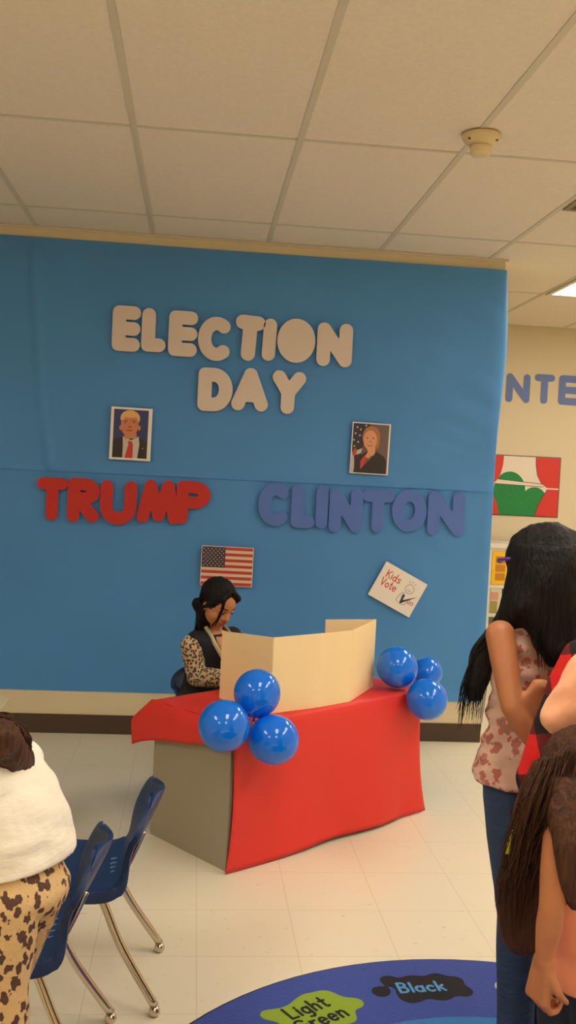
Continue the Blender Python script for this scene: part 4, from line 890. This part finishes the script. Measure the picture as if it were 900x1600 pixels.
face_parts(pd, q, R, s, False)
bm = bmesh.new(); torso(bm, J, f, g=.012, lo='long', hi='chest'); sleeve(bm, J, 'L', .004, .97, (.060, .054, .033, .044, .034)); sleeve(bm, J, 'R', .01, .97); mk('shirt', grow(bm, .005, 3, folds(.006, (30, 30, 30))), m_peach, parent=pd, smooth=True)
trousers(J, f, .006, m_jean2, pd); shoes(J, pd, m_shoe, .0097)
bm = bmesh.new(); ellipsoid(bm, q(0, -.018, .034), (.085*s, .098*s, .088*s), R); limb(bm, [q(0, -.05, .0), q(0, -.07, -.06)], [.07*s, .05*s]); mk('hair', grow(bm, .006, 4, streaks(.004)), m_hairb, parent=pd, smooth=True)

# --- small child with long brown hair in front
YC = 1.66; f = V((.96, .28, 0)).normalized(); l = left(f); s = .72; nk = at(915, 1308, YC); P = at(918, 1512, YC)
J = dict(s=s, hs=.86, chest=V((nk.x-.004, nk.y, at(905, 1390, YC).z)), neck=nk, head=at(922, 1228, YC), pelvis=P); stand(J, P.x+.005, P.y, f, P.z-.03, s)
J['shR'] = at(876, 1312, YC-.10); J['shL'] = nk+l*.10+V((0, 0, -.04)); J['elR'] = at(862, 1418, YC-.125); J['wrR'] = at(850, 1502, YC-.115); J['elL'] = J['shL']+V((.01, .03, -.15)); J['wrL'] = J['elL']+f*.08+V((0, 0, -.12))
hands = [(J['wrR'], V((-.10, .05, -1)), V((.9, .35, 0)), s*.96, 1.3, True, 1.0), (J['wrL'], V((.2, 0, -1)), V((0, -1, 0)), s*.9, .5, False, .4)]
pc, q, R = build('person', J, f, V((.93, .35, -.1)), (0, 0, 1), m_skin2, dict(label='small child with very long brown hair and bare arm hanging, nearest at right', category='person'), (P.x, P.y, 0), hands, vox=.0035)
face_parts(pc, q, R, .86, False)
bm = bmesh.new(); torso(bm, J, f, g=.010, lo='hip', hi='chest', flare=.010); mk('shirt', grow(bm, .005, 4, folds(.006, (22, 22, 22))), m_salmon, parent=pc, smooth=True)
tro = trousers(J, f, .008, m_jean2, pc)
shoes(J, pc, m_shoe, .0097)
bm = bmesh.new(); s1 = .86
ellipsoid(bm, q(0, -.015, .036), (.092*s1, .104*s1, .094*s1), R); ellipsoid(bm, q(0, -.04, -.03), (.092*s1, .085*s1, .10*s1), R)
hl = lambda x, y, Y, w_, d_: (at(x, y, Y), V((w_, 0, 0)), V((0, d_, 0)))
loft(bm, [hl(890, 1200, YC, .060, .075), hl(872, 1260, YC-.0, .070, .085), hl(848, 1320, YC+.01, .064, .06), hl(832, 1380, YC+.03, .056, .045), hl(820, 1435, YC+.03, .050, .040), hl(818, 1470, YC+.03, .040, .032), hl(820, 1488, YC+.03, .022, .02)])
loft(bm, [hl(900, 1210, YC-.07, .05, .03), hl(895, 1270, YC-.105, .045, .03), hl(898, 1330, YC-.135, .036, .022), hl(900, 1390, YC-.14, .026, .018), hl(902, 1420, YC-.135, .014, .012)])
hair = mk('hair', grow(bm, .005, 5, streaks(.0022, 110)), m_hairbr, parent=pc, smooth=True)
bm = bmesh.new(); rr = []
for i in range(420):
    a = random.uniform(-1, 1); b = random.uniform(-1, 1)
    rr.append([jit(at(893+a*46, 1165+abs(a)*25, YC-.04+b*.03), .006), jit(at(868+a*52, 1255, YC-.05+b*.05), .01), jit(at(842+a*48, 1325, YC-.02+b*.05), .012), jit(at(826+a*46, 1392, YC+.01+b*.04), .010), jit(at(820+a*34, 1462+random.uniform(-25, 26), YC+.02+b*.03), .008)])
for i in range(60):
    rr.append([jit(at(862, 1200, YC-.03), .02), jit(at(835, 1235+random.uniform(-15, 15), YC-.02), .012), jit(at(815+random.uniform(-8, 8), 1275, YC), .012), jit(at(800+random.uniform(-14, 14), 1330, YC+.01), .012), jit(at(793+random.uniform(-14, 14), 1385, YC+.02), .012)])
strand_set(bm, rr, .0011, 4); mk('loose_strands', bm, m_hairbr, parent=hair, smooth=True)
bm = bmesh.new(); tube(bm, smooth_path([at(801, 1297, YC-.03), at(799, 1306, YC-.033), at(796, 1318, YC-.035), at(793, 1334, YC-.035)], 3), [.0012]*3+[.002]*3+[.0035]*2+[.005]*2, 8, flat=.5); mk('hair_clip', bm, m_lime, parent=hair, smooth=True, label='lime green clip')

# --- child bending at the left edge
YF = 1.92; f = V((-.93, .36, 0)).normalized(); l = left(f); s = .78; P = at(38, 1372, YF); nk = at(-12, 1172, YF)
J = dict(s=s, chest=P.lerp(nk, .62), neck=nk, head=at(-42, 1182, YF+.02), pelvis=P); J['chest'].x += -.016; stand(J, P.x-.012, P.y, f, P.z-.03, s, kneeo=.03)
J['shL'] = nk+l*.11+V((-.01, 0, -.05)); J['shR'] = nk-l*.11+V((.0, 0, -.05)); J['elL'] = J['shL']+f*.10+V((0, 0, -.15)); J['wrL'] = J['elL']+f*.13+V((0, 0, -.03)); J['elR'] = J['shR']+f*.10+V((0, 0, -.15)); J['wrR'] = J['elR']+f*.13+V((0, 0, -.03))
J['knL'] = at(8, 1545, YF-.07); J['knR'] = at(6, 1540, YF+.06); J['anL'] = V((J['knL'].x+.03, J['knL'].y, .06)); J['anR'] = V((J['knR'].x+.03, J['knR'].y, .06))
for k in 'LR': J['ft'+k] = J['an'+k]+f*.10; J['ft'+k].z = .02
hands = [(J['wrL'], f+V((0, 0, -.2)), (0, 0, -1), s*.9, .5, False, .4), (J['wrR'], f+V((0, 0, -.2)), (0, 0, -1), s*.9, .5, True, .4)]
pf, q, R = build('person', J, f, V((-.85, .35, -.45)), (-.4, .1, 1), m_skin, dict(label='bending child in white shirt and leopard leggings at the left edge', category='person'), (P.x, P.y, 0), hands, vox=.006)
face_parts(pf, q, R, s, False)
bm = bmesh.new(); d = (J['chest']-P).normalized()
loft(bm, [(at(28, 1350, YF), V((.094, 0, .012)), l*.126), (at(30, 1290, YF), V((.080, 0, 0)), l*.118), (at(12, 1230, YF), V((.070, 0, 0)), l*.112), (at(-4, 1190, YF), V((.052, 0, .0)), l*.10), (at(-8, 1168, YF), V((.032, 0, .0)), l*.06)])
torso(bm, J, f, g=.012, lo='waist', hi='chest')
for k in 'LR': sleeve(bm, J, k, .012, .3)
mk('shirt', grow(bm, .005, 4, folds(.006, (14, 14, 26))), m_whitecloth, parent=pf, smooth=True)
trousers(J, f, .003, m_leg, pf, legs=(.092, .080, .052, .050, .036), disp=folds(.002), name='leggings'); shoes(J, pf, m_shoe)
bm = bmesh.new(); ellipsoid(bm, q(0, -.015, .034), (.086*s, .100*s, .090*s), R); limb(bm, [q(0, -.06, .03), q(-.03, -.08, -.05), at(2, 1150, YF-.10), at(2, 1178, YF-.12)], [.07*s, .055*s, .032, .012])
hair = mk('hair', grow(bm, .005, 4, streaks(.005)), m_hairbr, parent=pf, smooth=True)
bm = bmesh.new(); rr = []
for i in range(70): rr.append([jit(q(-.02, -.04, .09), .02), jit(at(5, 1125, YF-.03), .012), jit(at(20, 1145, YF-.05), .012), jit(at(8+random.uniform(-14, 8), 1172, YF-.09), .01)])
for i in range(26): rr.append([jit(at(0, 1122, YF-.02), .014), jit(at(26, 1138, YF-.02), .01), jit(at(43, 1154, YF-.02), .006), jit(at(46, 1172, YF-.02), .006)])
strand_set(bm, rr, .0016); mk('loose_strands', bm, m_hairbr, parent=hair, smooth=True)
